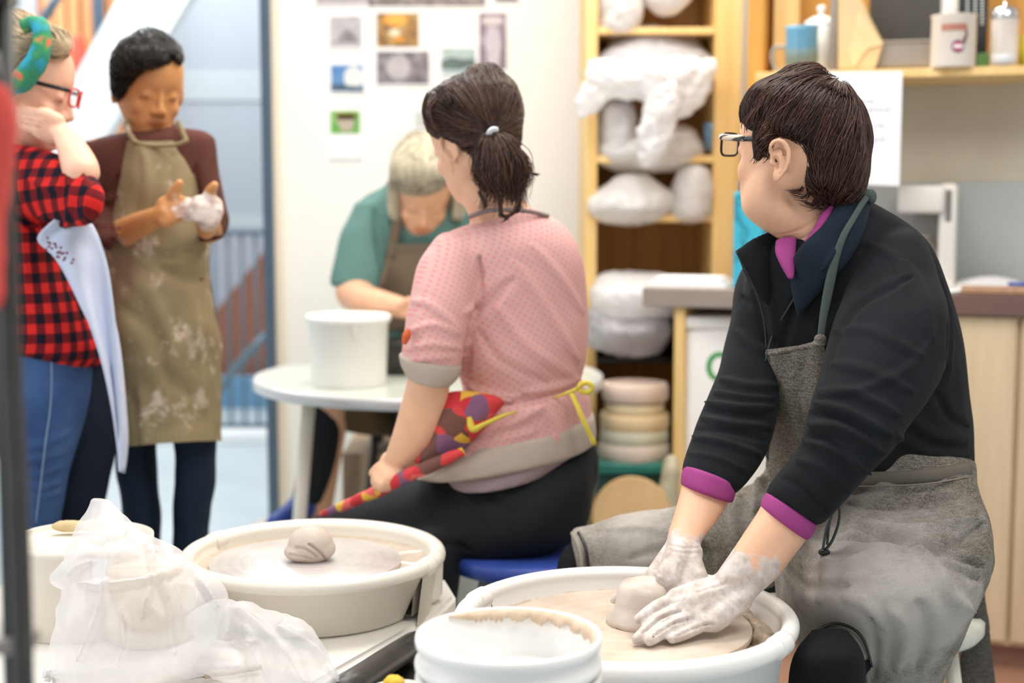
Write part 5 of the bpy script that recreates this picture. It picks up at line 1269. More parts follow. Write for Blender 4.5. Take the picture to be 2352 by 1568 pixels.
# hem edges
hemM=fabric('hem_light',(150,144,134),bump=.6,bs=500).m
bm=B(); tube(bm,surf(tr2,[(1835,1490),(1846,1468),(1875,1452),(1915,1442),(1950,1452),(1975,1480),(1988,1530),(1995,1568)],.004),.0042,seg=8); obj('frayed_hem',bm,hemM,sk)
bm=B(); tube(bm,surf(tr2,[(1314,1224),(1328,1250),(1336,1285),(1336,1315)],.003),.0036,seg=8); obj('frayed_hem',bm,hemM,sk)
bm=B(); tube(bm,surf(tr2,[(1845,1478),(1880,1446),(1918,1432),(1960,1444),(1986,1474),(2002,1530)],.004),.0022,seg=6); obj('hem_stitching',bm,MAT['black'],sk); bm=B(); tube(bm,surf(tr2,[(1328,1222),(1344,1255),(1352,1310)],.003),.0026,seg=6); obj('hem_stitching',bm,MAT['black'],sk)
blackcloth=fabric('black_trousers',(22,23,26),var=.15,bump=.3,bs=500).m
bm=B(); sil(bm,[(1862,1452,1950,1452,2.035,.04),(1826,1500,1980,1500,1.985,.055),(1812,1570,1985,1570,1.985,.06),(1815,1700,1975,1700,2.0,.055),(1850,1900,1960,1900,2.02,.05)],k=3)
chain(bm,[at(1905,1560,2.01),Vector((at(1905,1600,2.03).x,2.06,.13))],[.052,.045]); chain(bm,[at(2090,1230,2.40),at(1915,1520,2.12)],[.1,.05])
chain(bm,[at(2020,1230,2.44),at(1352,1310,2.5),Vector((at(1340,1400,2.5).x,2.46,.13))],[.09,.0585,.042])
me=remesh(bm,.006,4); clip_low(me,.1); obj('trousers',me,blackcloth,root)
for xx,yy in ((at(1905,1500,2.06).x,2.06),(at(1340,1400,2.46).x,2.46)):
    bm=B(); chain(bm,[(xx,yy,.11),(xx,yy,.05)],[.042,.045]); shoe(bm,(xx,yy,0),(-.7,-.7,0)); me=remesh(bm,.006,3); clip_low(me); obj('shoe',me,MAT['black'],root)
# ------------------------------------------------------------------ 2. pink top, ponytail
root=thing('person',(at(1180,1200,2.8).x,2.8,0),'person with a dark ponytail in a pink dotted top, seen from behind','person')
hm=headM(at(1093,318,2.74),-138,16,6,1.0)
torso=[(1110,505,1235,492,2.74,.04),(1030,530,1290,512,2.75,.08),(985,575,1326,560,2.75,.105),(985,640,1348,640,2.76,.115),(1010,740,1352,730,2.77,.118),(1040,830,1343,815,2.77,.115),(1058,880,1334,868,2.78,.11),(1062,915,1330,890,2.78,.105)]
pep=[(1062,905,1330,875,2.78,.107,.01),(1052,940,1352,905,2.79,.12,.02),(1036,985,1360,945,2.80,.13,.025),(1012,1030,1364,985,2.80,.135,.03)]
band=[(1035,1015,1364,950,2.80,.137,.03),(1000,1045,1368,975,2.80,.142,.035),(950,1086,1369,1008,2.80,.146,.035)]
arm=[(1000,545,1110,575,2.71,.06),(960,610,1095,640,2.69,.066),(938,700,1080,720,2.67,.064),(930,770,1068,790,2.66,.062),(924,820,1062,838,2.66,.058),(930,850,1045,866,2.66,.05)]
fore=[(938,830,1040,850,2.66,.038),(936,870,1034,884,2.665,.037),(920,930,1022,948,2.68,.036),(900,1000,992,1028,2.70,.033),(882,1050,945,1078,2.72,.028)]
bm=B(); head(bm,hm)
sil(bm,[(1030,400,1150,330,2.745,.05),(1052,440,1165,400,2.745,.052),(1070,480,1200,450,2.75,.055),(1080,520,1230,500,2.76,.06),(1070,580,1250,560,2.76,.07)],k=3)
sil(bm,slim(torso,.8),k=2); sil(bm,slim(arm,.65),k=2); sil(bm,fore,k=3)
fingers(bm,at(905,1062,2.725),[at(878,1078,2.72),at(885,1088,2.71),at(895,1096,2.70),at(908,1100,2.70)],[at(862,1092,2.72),at(868,1104,2.71),at(880,1112,2.70),at(896,1114,2.70)],[at(858,1110,2.73),at(864,1120,2.72),at(876,1124,2.71),at(892,1124,2.71)],thumb=[at(900,1062,2.74),at(874,1072,2.75),at(858,1086,2.755)])
chain(bm,[at(1230,1120,2.82),at(820,1235,2.98)],[.09,.05]); chain(bm,[at(820,1235,2.98),Vector((at(800,1400,3.0).x,3.0,.12))],[.05,.035])
chain(bm,[at(1230,1150,2.85),at(1030,1240,2.80)],[.09,.045]); sil(bm,[(975,1240,1058,1240,2.78,.04),(1003,1380,1045,1380,2.76,.035),(1008,1740,1040,1740,2.78,.03)],k=2)
body=remesh(bm,.0042,4); brush(body,HB,hm); face_paint(body,hm); clip_low(body)
folds(body,[([(1030,345),(1040,370),(1042,400)],.004,-.005),([(1012,330),(1016,350),(1018,375)],.003,.002)])
skinP=skin_mat('skin_peach',(228,182,150),(190,110,96)); obj('body',body,skinP,root)
# pink dotted fabric
def dotted(name,rgb,dot,pitch=62,th=.86,bump=.35):
    t=fabric(name,rgb,var=.05,vs=4,bump=bump,bs=350); s=t.add('ShaderNodeSeparateXYZ'); t.link(t.tc(),s.inputs[0])
    u=t.math('ADD',s.outputs[0],t.math('MULTIPLY',s.outputs[1],.6)); v=s.outputs[2]
    a=t.math('ADD',u,t.math('MULTIPLY',v,.35)); b_=t.math('SUBTRACT',v,t.math('MULTIPLY',u,.2))
    f=t.math('MULTIPLY',t.math('SINE',t.math('MULTIPLY',a,pitch*6.283)),t.math('SINE',t.math('MULTIPLY',b_,pitch*6.283)))
    f=t.math('MULTIPLY',t.math('SUBTRACT',f,.35),4,clamp=True)
    src=t.b.inputs['Base Color'].links[0].from_socket; t.color(t.mix(f,src,lin(dot))); return t.m
pink=dotted('pink_dotted_knit',(216,170,164),(220,148,150))
greyhem=fabric('grey_ribbing',(178,164,152),var=.06,bump=.5,bs=500).m
mauve=fabric('mauve_undershirt',(158,138,142),var=.05).m
bm=B(); sil(bm,torso,k=4,N=36); sil(bm,arm,k=4)
me=remesh(bm,.0058,5); crumple(me,7,.006,2,11); tr=bvh(me)
folds(me,[([(1100,590),(1105,680),(1085,720)],.010,-.012),([(1065,720),(1100,690),(1112,640)],.010,.006),([(1080,740),(1120,700),(1180,640)],.013,-.006),([(945,690),(990,700),(1060,760)],.009,.005),([(940,760),(1000,745),(1060,770)],.008,.006),([(940,800),(990,790),(1058,800)],.007,.006),([(930,830),(985,822),(1055,818)],.006,.005),
 ([(1180,600),(1250,700),(1330,830)],.014,.006),([(1220,560),(1290,640),(1340,720)],.012,.005),([(1140,700),(1220,800),(1330,870)],.014,.005),([(1100,760),(1150,830),(1260,880)],.012,-.004),([(1060,860),(1100,900),(1180,920)],.012,.008),([(1200,900),(1270,890),(1330,870)],.010,.007),([(1080,800),(1070,850),(1060,890)],.010,-.006)],tr)
top=obj('pink_top',me,pink,root)
bm=B(); sil(bm,pep,k=4,N=40,cap=.1); me=remesh(bm,.0058,3); crumple(me,9,.006,2,5); t2=bvh(me)
folds(me,[([(1070,925),(1180,925),(1340,885)],.012,-.010),([(1100,990),(1180,970),(1250,930)],.012,.006),([(1060,1020),(1160,1005),(1230,990)],.010,.005),([(1240,930),(1270,970),(1280,1020)],.012,.007),([(1300,900),(1320,950),(1325,1010)],.012,-.006)],t2)
obj('peplum',me,pink,top)
bm=B(); sil(bm,band,k=4,N=40,cap=.15); me=remesh(bm,.0055,3); crumple(me,8,.004,2,8); obj('waistband',me,greyhem,top,label='wide grey ribbed hem')
bm=B(); sil(bm,[(1018,1082,1362,1000,2.80,.135,.035),(1036,1104,1300,1046,2.80,.134,.04)],k=3,N=36,cap=.1); me=remesh(bm,.006,3); obj('undershirt',me,mauve,root)
cuff([(916,812,1062,838,2.66,.062,.012),(920,836,1056,862,2.66,.06,.012),(934,862,1038,882,2.66,.054,.012)],'cuff',greyhem,top,.004)
bm=B(); tube(bm,[at(1078,498,2.70),at(1120,484,2.675),at(1170,482,2.67),at(1220,486,2.69),at(1258,496,2.72)],.0055,seg=8,flat=.8); obj('neckband',bm,fabric('neckband_grey',(140,126,124)).m,top)
bm=B(); tube(bm,[at(928,790,2.60),at(934,770,2.60),at(938,755,2.60)],[.004,.008,.003],seg=8); obj('orange_patch',bm,M('orange_patch',(200,92,40),rough=.7),top)
# apron
floral=NT('floral_print'); vz=floral.add('ShaderNodeTexVoronoi'); vz.inputs['Scale'].default_value=26; floral.link(floral.tc(),vz.inputs[0]); sc_=floral.add('ShaderNodeSeparateColor'); floral.link(vz.outputs['Color'],sc_.inputs[0])
r_=floral.add('ShaderNodeValToRGB'); r_.color_ramp.interpolation='CONSTANT'; e=r_.color_ramp.elements; e[0].position=0; e[0].color=lin((206,60,62)); e[1].position=.3; e[1].color=lin((128,84,116))
for q,c in ((.5,(222,96,90)),(.68,(224,176,60)),(.78,(196,44,52)),(.9,(110,70,60))):
    x=e.new(q); x.color=lin(c)
floral.link(sc_.outputs[0],r_.inputs[0]); floral.color(r_.outputs[0]); floral.set(rough=.8)
bm=B(); sil(bm,[(1020,905,1160,925,2.68,.03),(1005,950,1120,975,2.68,.035),(985,1010,1085,1015,2.69,.035),(950,1060,1060,1040,2.70,.03)],k=3); me=remesh(bm,.005,3); fa=obj('floral_apron',me,floral.m,root)
bm=B(); tube(bm,[at(1064,1036,2.63),at(1000,1065,2.64),at(930,1095,2.68),at(850,1135,2.76),at(780,1165,2.82),at(735,1182,2.88)],[.008,.0125,.0125,.012,.009,.004],seg=12,k=4); me=tomesh(bm); crumple(me,50,.003,2,1); obj('rolled_edge',me,floral.m,fa)
yel=M('yellow_tie',(214,194,70),rough=.7,var=.08,bump=.3,bs=300)
bm=B(); tube(bm,[at(1078,958,2.655),at(1086,985,2.65),at(1110,975,2.65),at(1150,957,2.645),at(1185,945,2.665)],[.011,.012,.008,.006,.003],seg=10,flat=.6); obj('yellow_tie',bm,yel,fa); bm=B(); tube(bm,[at(1270,914,2.69),at(1300,903,2.668),at(1332,890,2.67)],[.002,.003,.004],seg=8); obj('yellow_tie',bm,yel,fa)
bm=B(); P=[at(1330,888,2.66)]+[at(1345+15*math.cos(a),890-11*math.sin(a),2.66) for a in np.linspace(math.pi,-math.pi*.9,9)]; tube(bm,P,.0052,seg=8,k=3); tube(bm,[at(1312,900,2.67),at(1325,930,2.655),at(1342,970,2.65),at(1366,1020,2.655)],.0058,seg=8,flat=.6); obj('yellow_bow',bm,yel,fa)
# trousers
bt=fabric('charcoal_trousers',(34,36,40),var=.12,bump=.35,bs=450).m
bm=B(); sil(bm,[(1362,1030,1368,1120,2.82,.05),(1335,1000,1345,1210,2.82,.12),(1250,1010,1265,1262,2.82,.155),(1160,1030,1165,1286,2.83,.155),(1060,1060,1062,1294,2.85,.14),(960,1092,955,1296,2.88,.12),(850,1132,850,1300,2.93,.10),(760,1165,765,1305,2.97,.085),(700,1200,705,1300,3.0,.06)],k=4,N=32)
sil(bm,[(950,1230,1085,1230,2.76,.07),(960,1275,1058,1275,2.74,.06),(985,1340,1052,1340,2.74,.055),(1000,1400,1048,1400,2.75,.05),(1000,1560,1050,1560,2.76,.045),(1005,1740,1045,1740,2.78,.04)],k=3)
chain(bm,[at(780,1235,2.98),Vector((at(800,1400,3.0).x,3.0,.13))],[.06,.045])
me=remesh(bm,.007,4); crumple(me,6,.006,2,4); clip_low(me,.1)
folds(me,[([(1060,1090),(1120,1130),(1180,1180)],.012,-.006),([(1040,1110),(1090,1160),(1130,1200)],.01,.005),([(960,1270),(1020,1250),(1080,1262)],.01,-.006)])
obj('trousers',me,bt,root)
for xx,yy,d in ((at(1025,1500,2.78).x,2.78,(-.8,.6,0)),(at(800,1400,3.0).x,3.0,(-.8,.6,0))):
    bm=B(); chain(bm,[(xx,yy,.11),(xx,yy,.05)],[.042,.045]); shoe(bm,(xx,yy,0),d); me=remesh(bm,.007,3); clip_low(me); obj('shoe',me,MAT['black'],root)
# hair
hb=B(); sil(hb,[(1070,168,1150,166,2.74,.05),(1020,192,1182,190,2.74,.085),(990,228,1194,225,2.74,.102),(980,262,1198,262,2.74,.107),(990,292,1198,298,2.74,.107),(1028,322,1194,332,2.735,.10),(1065,352,1180,358,2.73,.085),(1088,382,1160,376,2.72,.06)],k=4,N=36)
sil(hb,[(985,220,1040,205,2.70,.05),(972,255,1040,250,2.69,.055),(985,300,1050,300,2.70,.045)],k=3)
hme=remesh(hb,.0052,3); crumple(hme,20,.004,2,6); ht=bvh(hme)
folds(hme,[([(1010,205),(1060,240),(1100,290),(1125,310)],.008,-.006),([(1185,240),(1165,280),(1140,305)],.008,-.004)],ht); HV,HN=getV(hme)
tie=at(1134,306,2.63)
def flow(p,n):
    d=tie-p
    if d.length<.012: return None
    w=Vector((-.15,0,.0)) if p.x<at(1060,0,2.7).x else Vector((.1,0,-.1))
    return d.normalized()+w*.4
st=strands(ht,HV,HN,flow,3600,L=.085,rad=.0009,lift=.004,seed=5,steps=7,wob=.12)
Yp=2.60
W=[]
rnd=random.Random(3)
for i in range(26):
    s=rnd.uniform(-1,1); e=rnd.uniform(0,1)
    x1=1150+s*52; x2=1155+s*62; x3=1160+s*42+rnd.uniform(-8,8); y3=460+e*30
    W.append(([at(1134,304,2.625),at(1138+s*28,318,2.60),at(x1,360,Yp-.02*(1-abs(s))),at(x2,400,Yp-.02*(1-abs(s))),at(x3,440,Yp),at(x3-4+10*s,y3,Yp+.01)],[.25,.5,1,1,.9,1.0]))
lk=locks(W,34,.009,.0008,seed=7,curl=.003)
W=[([at(1170,420,Yp),at(1190,455,Yp),at(1178,490,Yp),at(1150,495,Yp),at(1152,470,Yp)],[.5]*5),([at(1150,450,Yp),at(1150,490,Yp),at(1165,500,Yp),at(1150,512,Yp)],[.5,.5,.4,.3]),([at(1195,360,Yp),at(1216,390,Yp),at(1200,420,Yp),at(1196,440,Yp)],[.6]*4),([at(1190,370,Yp),at(1215,395,Yp),at(1242,402,Yp)],[.2,.3,.4]),
  ([at(1180,450,Yp),at(1194,470,Yp),at(1186,488,Yp),at(1165,485,Yp)],[.4]*4),([at(985,215,2.64),at(974,245,2.63),at(980,275,2.63),at(1000,300,2.64)],[.8]*4),([at(1000,225,2.63),at(985,250,2.62),at(992,285,2.62),at(1014,308,2.63)],[.6]*4),([at(1100,440,2.68),at(1115,470,2.67),at(1108,480,2.67)],[.5]*3)]
lk2=locks(W,26,.005,.0008,seed=9,curl=.002)
hairP=hair_mat('chestnut_hair',(26,16,13),(98,66,52))
hp_=obj('hair',join(hme,st,lk,lk2),hairP,root)
bm=B(); tube(bm,[at(1126,318,2.615),at(1124,306,2.60),at(1131,298,2.60),at(1142,299,2.61)],.006,seg=8,flat=.6); obj('hair_tie',bm,M('silver_band',(200,204,208),rough=.3),hp_)
# ------------------------------------------------------------------ 3. teal shirt, grey bob
root=thing('person',(at(930,900,4.3).x,4.3,0),'person with grey-blonde bob in a teal shirt, bent over the round table','person')
TYY=4.08
hm=headM(at(972,438,TYY-.08),7,36,3,1.06)
torso=[(880,430,1050,430,TYY+.04,.07),(820,470,1110,470,TYY+.03,.11),(800,540,1130,540,TYY+.03,.13),(815,640,1120,640,TYY+.05,.13),(840,740,1100,740,TYY+.1,.13),(850,880,1090,880,TYY+.2,.14)]
aL=[(812,465,905,470,TYY,.07),(782,540,892,560,TYY-.04,.075),(766,610,886,625,TYY-.08,.075),(760,652,884,668,TYY-.1,.07)]
bm=B(); head(bm,hm,ears=False)
sil(bm,[(920,470,1010,470,TYY,.055),(900,520,1030,520,TYY+.03,.06)],k=2); sil(bm,slim(torso,.72),k=2); sil(bm,slim(aL,.6),k=2)
chain(bm,[at(812,672,TYY-.12),at(840,690,TYY-.18),at(915,704,3.82)],[.052,.043,.03])
chain(bm,[at(1120,500,TYY),at(1150,670,TYY-.15),at(1020,700,3.85)],[.055,.045,.03])
fingers(bm,at(912,704,3.83),[at(940,700,3.80),at(942,708,3.79),at(942,716,3.79),at(938,724,3.79)],[at(960,706,3.78),at(962,714,3.78),at(961,722,3.78),at(955,730,3.78)],[at(972,718,3.78),at(974,726,3.78),at(970,734,3.78),at(962,738,3.78)],thumb=[at(925,700,3.8),at(940,690,3.78),at(955,692,3.77)])
chain(bm,[at(900,880,4.3),at(760,930,3.95),Vector((at(715,1150,3.95).x,3.9,.2))],[.08,.055,.04]); chain(bm,[at(1000,880,4.3),at(960,940,3.9),Vector((at(1000,1150,3.9).x,4.0,.15))],[.08,.055,.04])
body=remesh(bm,.0055,3); brush(body,HB,hm); face_paint(body,hm); obj('body',body,skin_mat('skin_rosy',(226,174,140),(196,104,84)),root)
teal=fabric('teal_shirt',(92,126,120),var=.12,vs=5).m
bm=B(); sil(bm,torso,k=3); sil(bm,aL,k=4,cap=.15); sil(bm,[(1070,465,1130,480,TYY,.07),(1090,560,1165,580,TYY-.06,.07)],k=3); me=remesh(bm,.008,4); crumple(me,6,.01,2,3)
folds(me,[([(860,480),(870,560),(885,660)],.016,-.012),([(905,450),(890,520),(900,600)],.014,.008)]); tt=bvh(me); obj('teal_shirt',me,teal,root)
apb=fabric('brown_grey_apron',(112,98,82),var=.15).m
bm=patch(tt,[(896,560,1010,560),(880,620,1010,620),(862,690,1010,690),(855,760,1000,760)],off=.02); ta=obj('apron',bm,apb,root)
bm=B(); tube(bm,surf(tt,[(918,470),(912,510),(905,550),(896,590)],.02),.014,seg=8,flat=.35,up=(0,-1,0)); obj('neck_strap',bm,apb,ta)
bm=B(); sil(bm,[(700,905,715,960,4.0,.06),(760,890,770,985,4.0,.09),(850,890,860,1000,4.05,.1),(940,890,940,1010,4.15,.12),(1020,880,1020,1000,4.25,.12)],k=3); me=remesh(bm,.008,4); crumple(me,7,.012,2,3); obj('apron_lap',me,fabric('brown_apron',(96,78,56),var=.15).m,ta)
bm=B(); sil(bm,[(700,930,795,950,3.95,.055),(694,990,785,1005,3.93,.055),(682,1080,765,1085,3.9,.05),(670,1150,742,1158,3.9,.045)],k=3,cap=.2); chain(bm,[at(900,900,4.25),at(745,940,3.97)],[.09,.055]); chain(bm,[at(985,900,4.25),at(950,950,3.95),Vector((at(1000,1150,3.9).x,4.0,.15))],[.08,.06,.045]); me=remesh(bm,.008,3); obj('trousers',me,bt,root)
a=at(703,1172,3.9)
bm=B(); chain(bm,[a+Vector((0,0,.02)),a+Vector((-.03,-.05,-.005)),a+Vector((-.06,-.12,-.012))],[.042,.04,.034]); me=remesh(bm,.006,3); obj('shoe',me,M('blue_shoe',(40,70,150),rough=.6),root)
root2=thing('footrest',(a.x-.03,3.84,0),'low crate under the teal-shirted person\'s blue shoe, behind the left wheel','crate'); bm=B(); box(bm,a.x-.16,a.x+.1,3.7,4.05,0,a.z-.055,bev=.008); obj('crate_body',bm,MAT['cream_plastic'],root2); 
hb=B(); sil(hb,[(930,318,1000,316,TYY-.06,.05),(905,350,1035,345,TYY-.08,.12),(898,385,1048,380,TYY-.11,.135),(900,415,1044,408,TYY-.12,.125),(915,428,1030,418,TYY-.12,.115)],k=3)
sil(hb,[(896,400,935,400,TYY-.12,.03),(893,440,924,440,TYY-.12,.03),(893,480,918,480,TYY-.11,.025),(902,505,914,505,TYY-.11,.012)],k=3); sil(hb,[(1030,400,1052,400,TYY-.1,.03),(1042,450,1066,450,TYY-.1,.03),(1040,500,1062,500,TYY-.1,.02)],k=3)
hme=remesh(hb,.006,3); ht=bvh(hme); HV,HN=getV(hme); pt=at(985,322,TYY-.12)
def flow(p,n): return (p-pt).normalized()+Vector((0,-.1,-.6))
st=strands(ht,HV,HN,flow,1500,L=.1,rad=.0016,lift=.004,seed=5,steps=6,wob=.12); obj('hair',join(hme,st),hair_mat('grey_blonde_hair',(158,148,130),(228,218,190)),root)
# ------------------------------------------------------------------ 4. standing, brown sweater
root=thing('person',(at(375,1600,3.2).x,3.2,0),'standing person with short black hair in brown sweater and clay-splashed olive apron','person')
hm=headM(at(341,202,3.19),34,15,4,.93)
SY2=3.2
torso=[(300,296,405,290,SY2,.05),(240,312,462,302,SY2,.075),(205,335,488,325,SY2,.095),(225,410,482,400,SY2,.11),(240,500,478,500,SY2,.11),(246,600,480,600,SY2,.11),(246,700,488,700,SY2,.12),(252,790,494,790,SY2,.125),(262,860,495,860,SY2,.12)]
aL=[(190,325,270,335,SY2,.05),(186,400,268,410,SY2-.02,.052),(198,480,280,480,SY2-.04,.05),(218,545,292,520,SY2-.11,.048),(250,576,284,500,SY2-.15,.044)]
aR=[(425,318,490,318,SY2,.05),(440,400,502,400,SY2-.02,.046),(452,470,516,465,SY2-.03,.044),(456,520,526,510,SY2-.05,.043),(458,556,512,548,SY2-.08,.036)]
bm=B(); head(bm,hm)
sil(bm,[(300,240,390,250,3.20,.05),(305,285,400,285,3.2,.052),(290,330,410,325,3.2,.06)],k=3)
sil(bm,slim(torso,.8),k=2); sil(bm,slim(aL,.7),k=2); sil(bm,slim(aR,.7),k=2)
sil(bm,[(262,508,292,568,3.06,.036),(300,492,325,548,3.03,.035),(345,478,362,525,3.0,.03),(368,470,385,508,2.985,.024)],k=3)
sil(bm,[(455,540,512,540,3.12,.035),(452,520,506,515,3.06,.034),(448,500,500,495,3.02,.030)],k=3)
fingers(bm,at(378,488,2.985),[at(402,456,3.0),at(406,470,2.99),at(406,484,2.99),at(402,496,2.99)],[at(428,462,2.985),at(432,474,2.98),at(432,487,2.98),at(426,499,2.98)],[at(452,464,2.985),at(456,478,2.98),at(454,490,2.98),at(446,502,2.98)],r=.0095,thumb=[at(388,478,3.0),at(394,452,2.985),at(404,434,2.98),at(412,420,2.975)],palm=.016)
fingers(bm,at(478,512,3.02),[at(494,470,2.98),at(496,482,2.975),at(492,496,2.975),at(484,508,2.975)],[at(468,458,2.965),at(466,472,2.96),at(464,486,2.96),at(462,500,2.96)],[at(446,460,2.965),at(440,474,2.96),at(438,488,2.96),at(442,502,2.96)],r=.0105,thumb=[at(490,490,3.0),at(482,458,2.97),at(482,440,2.965),at(492,426,2.96)],palm=.017)
for xa in ((318,3.22),(440,3.22)):
    sil(bm,[(xa[0]-32,830,xa[0]+32,830,3.2,.05),(xa[0]-28,1050,xa[0]+28,1050,3.21,.04),(xa[0]-18+6,1600,xa[0]+18+6,1600,3.22,.03)],k=2)
body=remesh(bm,.0045,3); brush(body,HB,hm); V,N=getV(body)
hz=np.array(at(468,480,2.97)); fattr(body,'clay',np.clip(.95-np.linalg.norm(V-hz,axis=1)*9,0,.8)); face_paint(body,hm); clip_low(body)
obj('body',body,skin_mat('skin_tan',(196,138,86),(150,72,48),clay=True,claycol=(232,216,208)),root)
brown=fabric('brown_sweater',(84,48,40),var=.12,vs=6).m
bm=B(); sil(bm,[(302,300,404,296,SY2,.055)]+torso[1:],k=3); sil(bm,aL,k=4,cap=.15); sil(bm,aR,k=4,cap=.15); me=remesh(bm,.0065,4); crumple(me,7,.006,2,3); bt4=bvh(me)
folds(me,[([(272,400),(262,470),(270,530)],.010,-.010),([(450,380),(452,450),(458,520)],.010,-.008),([(200,440),(240,460),(275,450)],.01,.005),([(215,510),(250,520),(280,500)],.01,.006),([(458,500),(490,505),(520,490)],.008,.005)],bt4)
sw=obj('brown_sweater',me,brown,root)
bm=B(); P=[at(305,300,3.155),at(330,318,3.13),at(362,326,3.12),at(392,316,3.13),at(405,300,3.15)]; tube(bm,P,.006,seg=8); obj('neckband',bm,brown,sw)
t=fabric('olive_canvas',(138,124,94),var=.14,vs=5,bump=.4,bs=300); n=t.noise(13,6,.72); f=t.math('MULTIPLY',t.math('SUBTRACT',n,.545),9,clamp=True); n2=t.noise(5,4); f2=t.math('MULTIPLY',t.math('SUBTRACT',n2,.52),3,clamp=True)
s0=t.b.inputs['Base Color'].links[0].from_socket; s0=t.mix(t.math('MULTIPLY',f2,.45),s0,lin((168,152,128))); t.color(t.mix(t.math('MULTIPLY',f,.75),s0,lin((216,200,182)))); canvas=t.m
rows=[(310,326,428,326,SY2,.115),(298,370,446,365,SY2,.122),(282,430,464,425,SY2,.126),(262,500,474,500,SY2,.128),(246,575,480,575,SY2,.130),(242,640,484,640,SY2,.132),(244,720,492,720,SY2,.136),(254,800,498,800,SY2,.140),(268,900,506,900,SY2,.142),(280,980,511,970,SY2,.144),(289,1027,513,1012,SY2,.144,-.004)]
bm=sheet(rows,k=5,N=44,off=.004); me=tomesh(bm); crumple(me,5,.014,3,9); crumple(me,14,.004,2,2); folds(me,[([(330,345),(340,420),(330,500)],.012,.006),([(400,350),(395,400),(400,450)],.012,-.006),([(350,600),(420,640),(470,640)],.014,-.006),([(280,700),(350,760),(380,860),(440,900)],.018,-.010),([(300,640),(360,700),(400,800)],.018,.007),([(300,560),(380,590),(450,570)],.012,-.007),([(450,700),(460,820),(470,950)],.016,.008),([(320,880),(330,950),(330,1020)],.014,.007)])
ap4=obj('canvas_apron',me,canvas,root)
bm=B(); P=[at(292,278,3.14),at(294,300,3.10),at(308,324,3.08)]; tube(bm,P,.006,seg=8,flat=.4,up=(0,-1,0)); obj('neck_strap',bm,canvas,ap4); bm=B(); P=[at(408,278,3.14),at(418,300,3.10),at(428,324,3.08)]; tube(bm,P,.006,seg=8,flat=.4,up=(0,-1,0)); obj('neck_strap',bm,canvas,ap4)
bm=B(); tube(bm,[at(305,322,3.074),at(330,332,3.072),at(368,334,3.07),at(404,332,3.072),at(432,322,3.076)],.0045,seg=8); obj('bib_hem',bm,canvas,ap4)
jeans=fabric('dark_jeans',(30,42,58),var=.15,bump=.4,bs=500).m
bm=B(); sil(bm,[(262,790,490,790,SY2+.01,.115),(264,880,492,880,SY2+.01,.112),(266,930,492,930,SY2+.01,.10)],k=2)
sil(bm,[(268,900,366,900,3.21,.08),(268,1020,358,1020,3.21,.07),(272,1100,358,1100,3.21,.065),(286,1200,366,1200,3.22,.06),(296,1400,366,1400,3.22,.05),(302,1600,362,1600,3.22,.045)],k=3)
sil(bm,[(392,900,494,900,3.21,.08),(400,1020,496,1015,3.21,.07),(404,1100,492,1100,3.21,.065),(396,1200,480,1200,3.22,.06),(402,1400,470,1400,3.22,.05),(406,1600,464,1600,3.22,.045)],k=3)
me=remesh(bm,.007,4); crumple(me,9,.006,2,4); clip_low(me,.06); obj('jeans',me,jeans,root)
for xx in (334,436):
    x=at(xx,1600,3.22).x; bm=B(); chain(bm,[(x,3.22,.09),(x,3.22,.05)],[.04,.045]); shoe(bm,(x,3.22,0),(.2,-1,0)); me=remesh(bm,.007,3); clip_low(me); obj('shoe',me,MAT['black'],root)
hb=B(); sil(hb,[(310,84,374,84,3.18,.07),(284,102,398,102,3.18,.105),(268,130,410,124,3.18,.118),(265,158,400,146,3.185,.119),(267,186,350,166,3.20,.113),(273,212,320,200,3.215,.10),(284,232,308,226,3.23,.07)],k=4,N=32)
sil(hb,[(370,108,398,104,3.16,.04),(392,120,412,122,3.15,.03),(404,140,418,148,3.15,.015)],k=3)
hme=remesh(hb,.0055,3); crumple(hme,30,.004,2,4); ht=bvh(hme); HV,HN=getV(hme); cr4=at(330,80,3.24)
def flow(p,n): return (p-cr4).normalized()*.9+Vector((.15,-.3,-.35))
st=strands(ht,HV,HN,flow,2200,L=.05,rad=.0011,lift=.006,seed=5,steps=6,wob=.25); obj('hair',join(hme,st),hair_mat('black_hair',(12,11,11),(46,38,34)),root)
# ------------------------------------------------------------------ 5. left, plaid shirt
root=thing('person',(at(90,1600,2.95).x,2.95,0),'blonde person in a red and black plaid shirt, chin in hand, at the left edge','person')
hm=headM(at(58,202,2.9),97,14,0,1.0)
Y5=2.93
torso=[(-40,322,70,318,Y5,.07),(-70,350,105,345,Y5,.10),(-85,420,135,420,Y5,.125),(-90,520,148,520,Y5,.13),(-92,600,160,610,Y5,.135),(-90,680,195,690,Y5,.14),(-85,735,222,760,Y5,.14),(-80,760,236,798,Y5,.138)]
arm=[(20,335,30,480,2.86,.06),(70,330,80,500,2.83,.07),(130,352,130,520,2.80,.072),(190,383,178,528,2.76,.07),(222,412,205,520,2.74,.055),(236,440,222,505,2.73,.035)]
bm=B(); head(bm,hm)
sil(bm,[(10,270,105,285,2.91,.055),(-5,310,95,320,2.92,.06),(-10,370,100,370,2.93,.07)],k=2); sil(bm,slim(torso,.82),k=2); sil(bm,slim(arm,.7),k=2)
sil(bm,[(152,420,228,400,2.75,.04),(142,380,222,372,2.75,.04),(134,345,200,335,2.77,.036),(122,315,170,300,2.79,.028),(112,300,150,285,2.80,.024)],k=3)
fingers(bm,at(128,298,2.80),[at(98,262,2.785),at(92,274,2.785),at(88,288,2.785),at(92,302,2.79)],[at(68,254,2.80),at(62,266,2.795),at(58,280,2.795),at(62,294,2.80)],[at(44,248,2.825),at(40,262,2.82),at(38,276,2.82),at(44,290,2.82)],r=.0092,thumb=[at(120,290,2.81),at(118,268,2.825),at(108,256,2.83)],palm=.015)
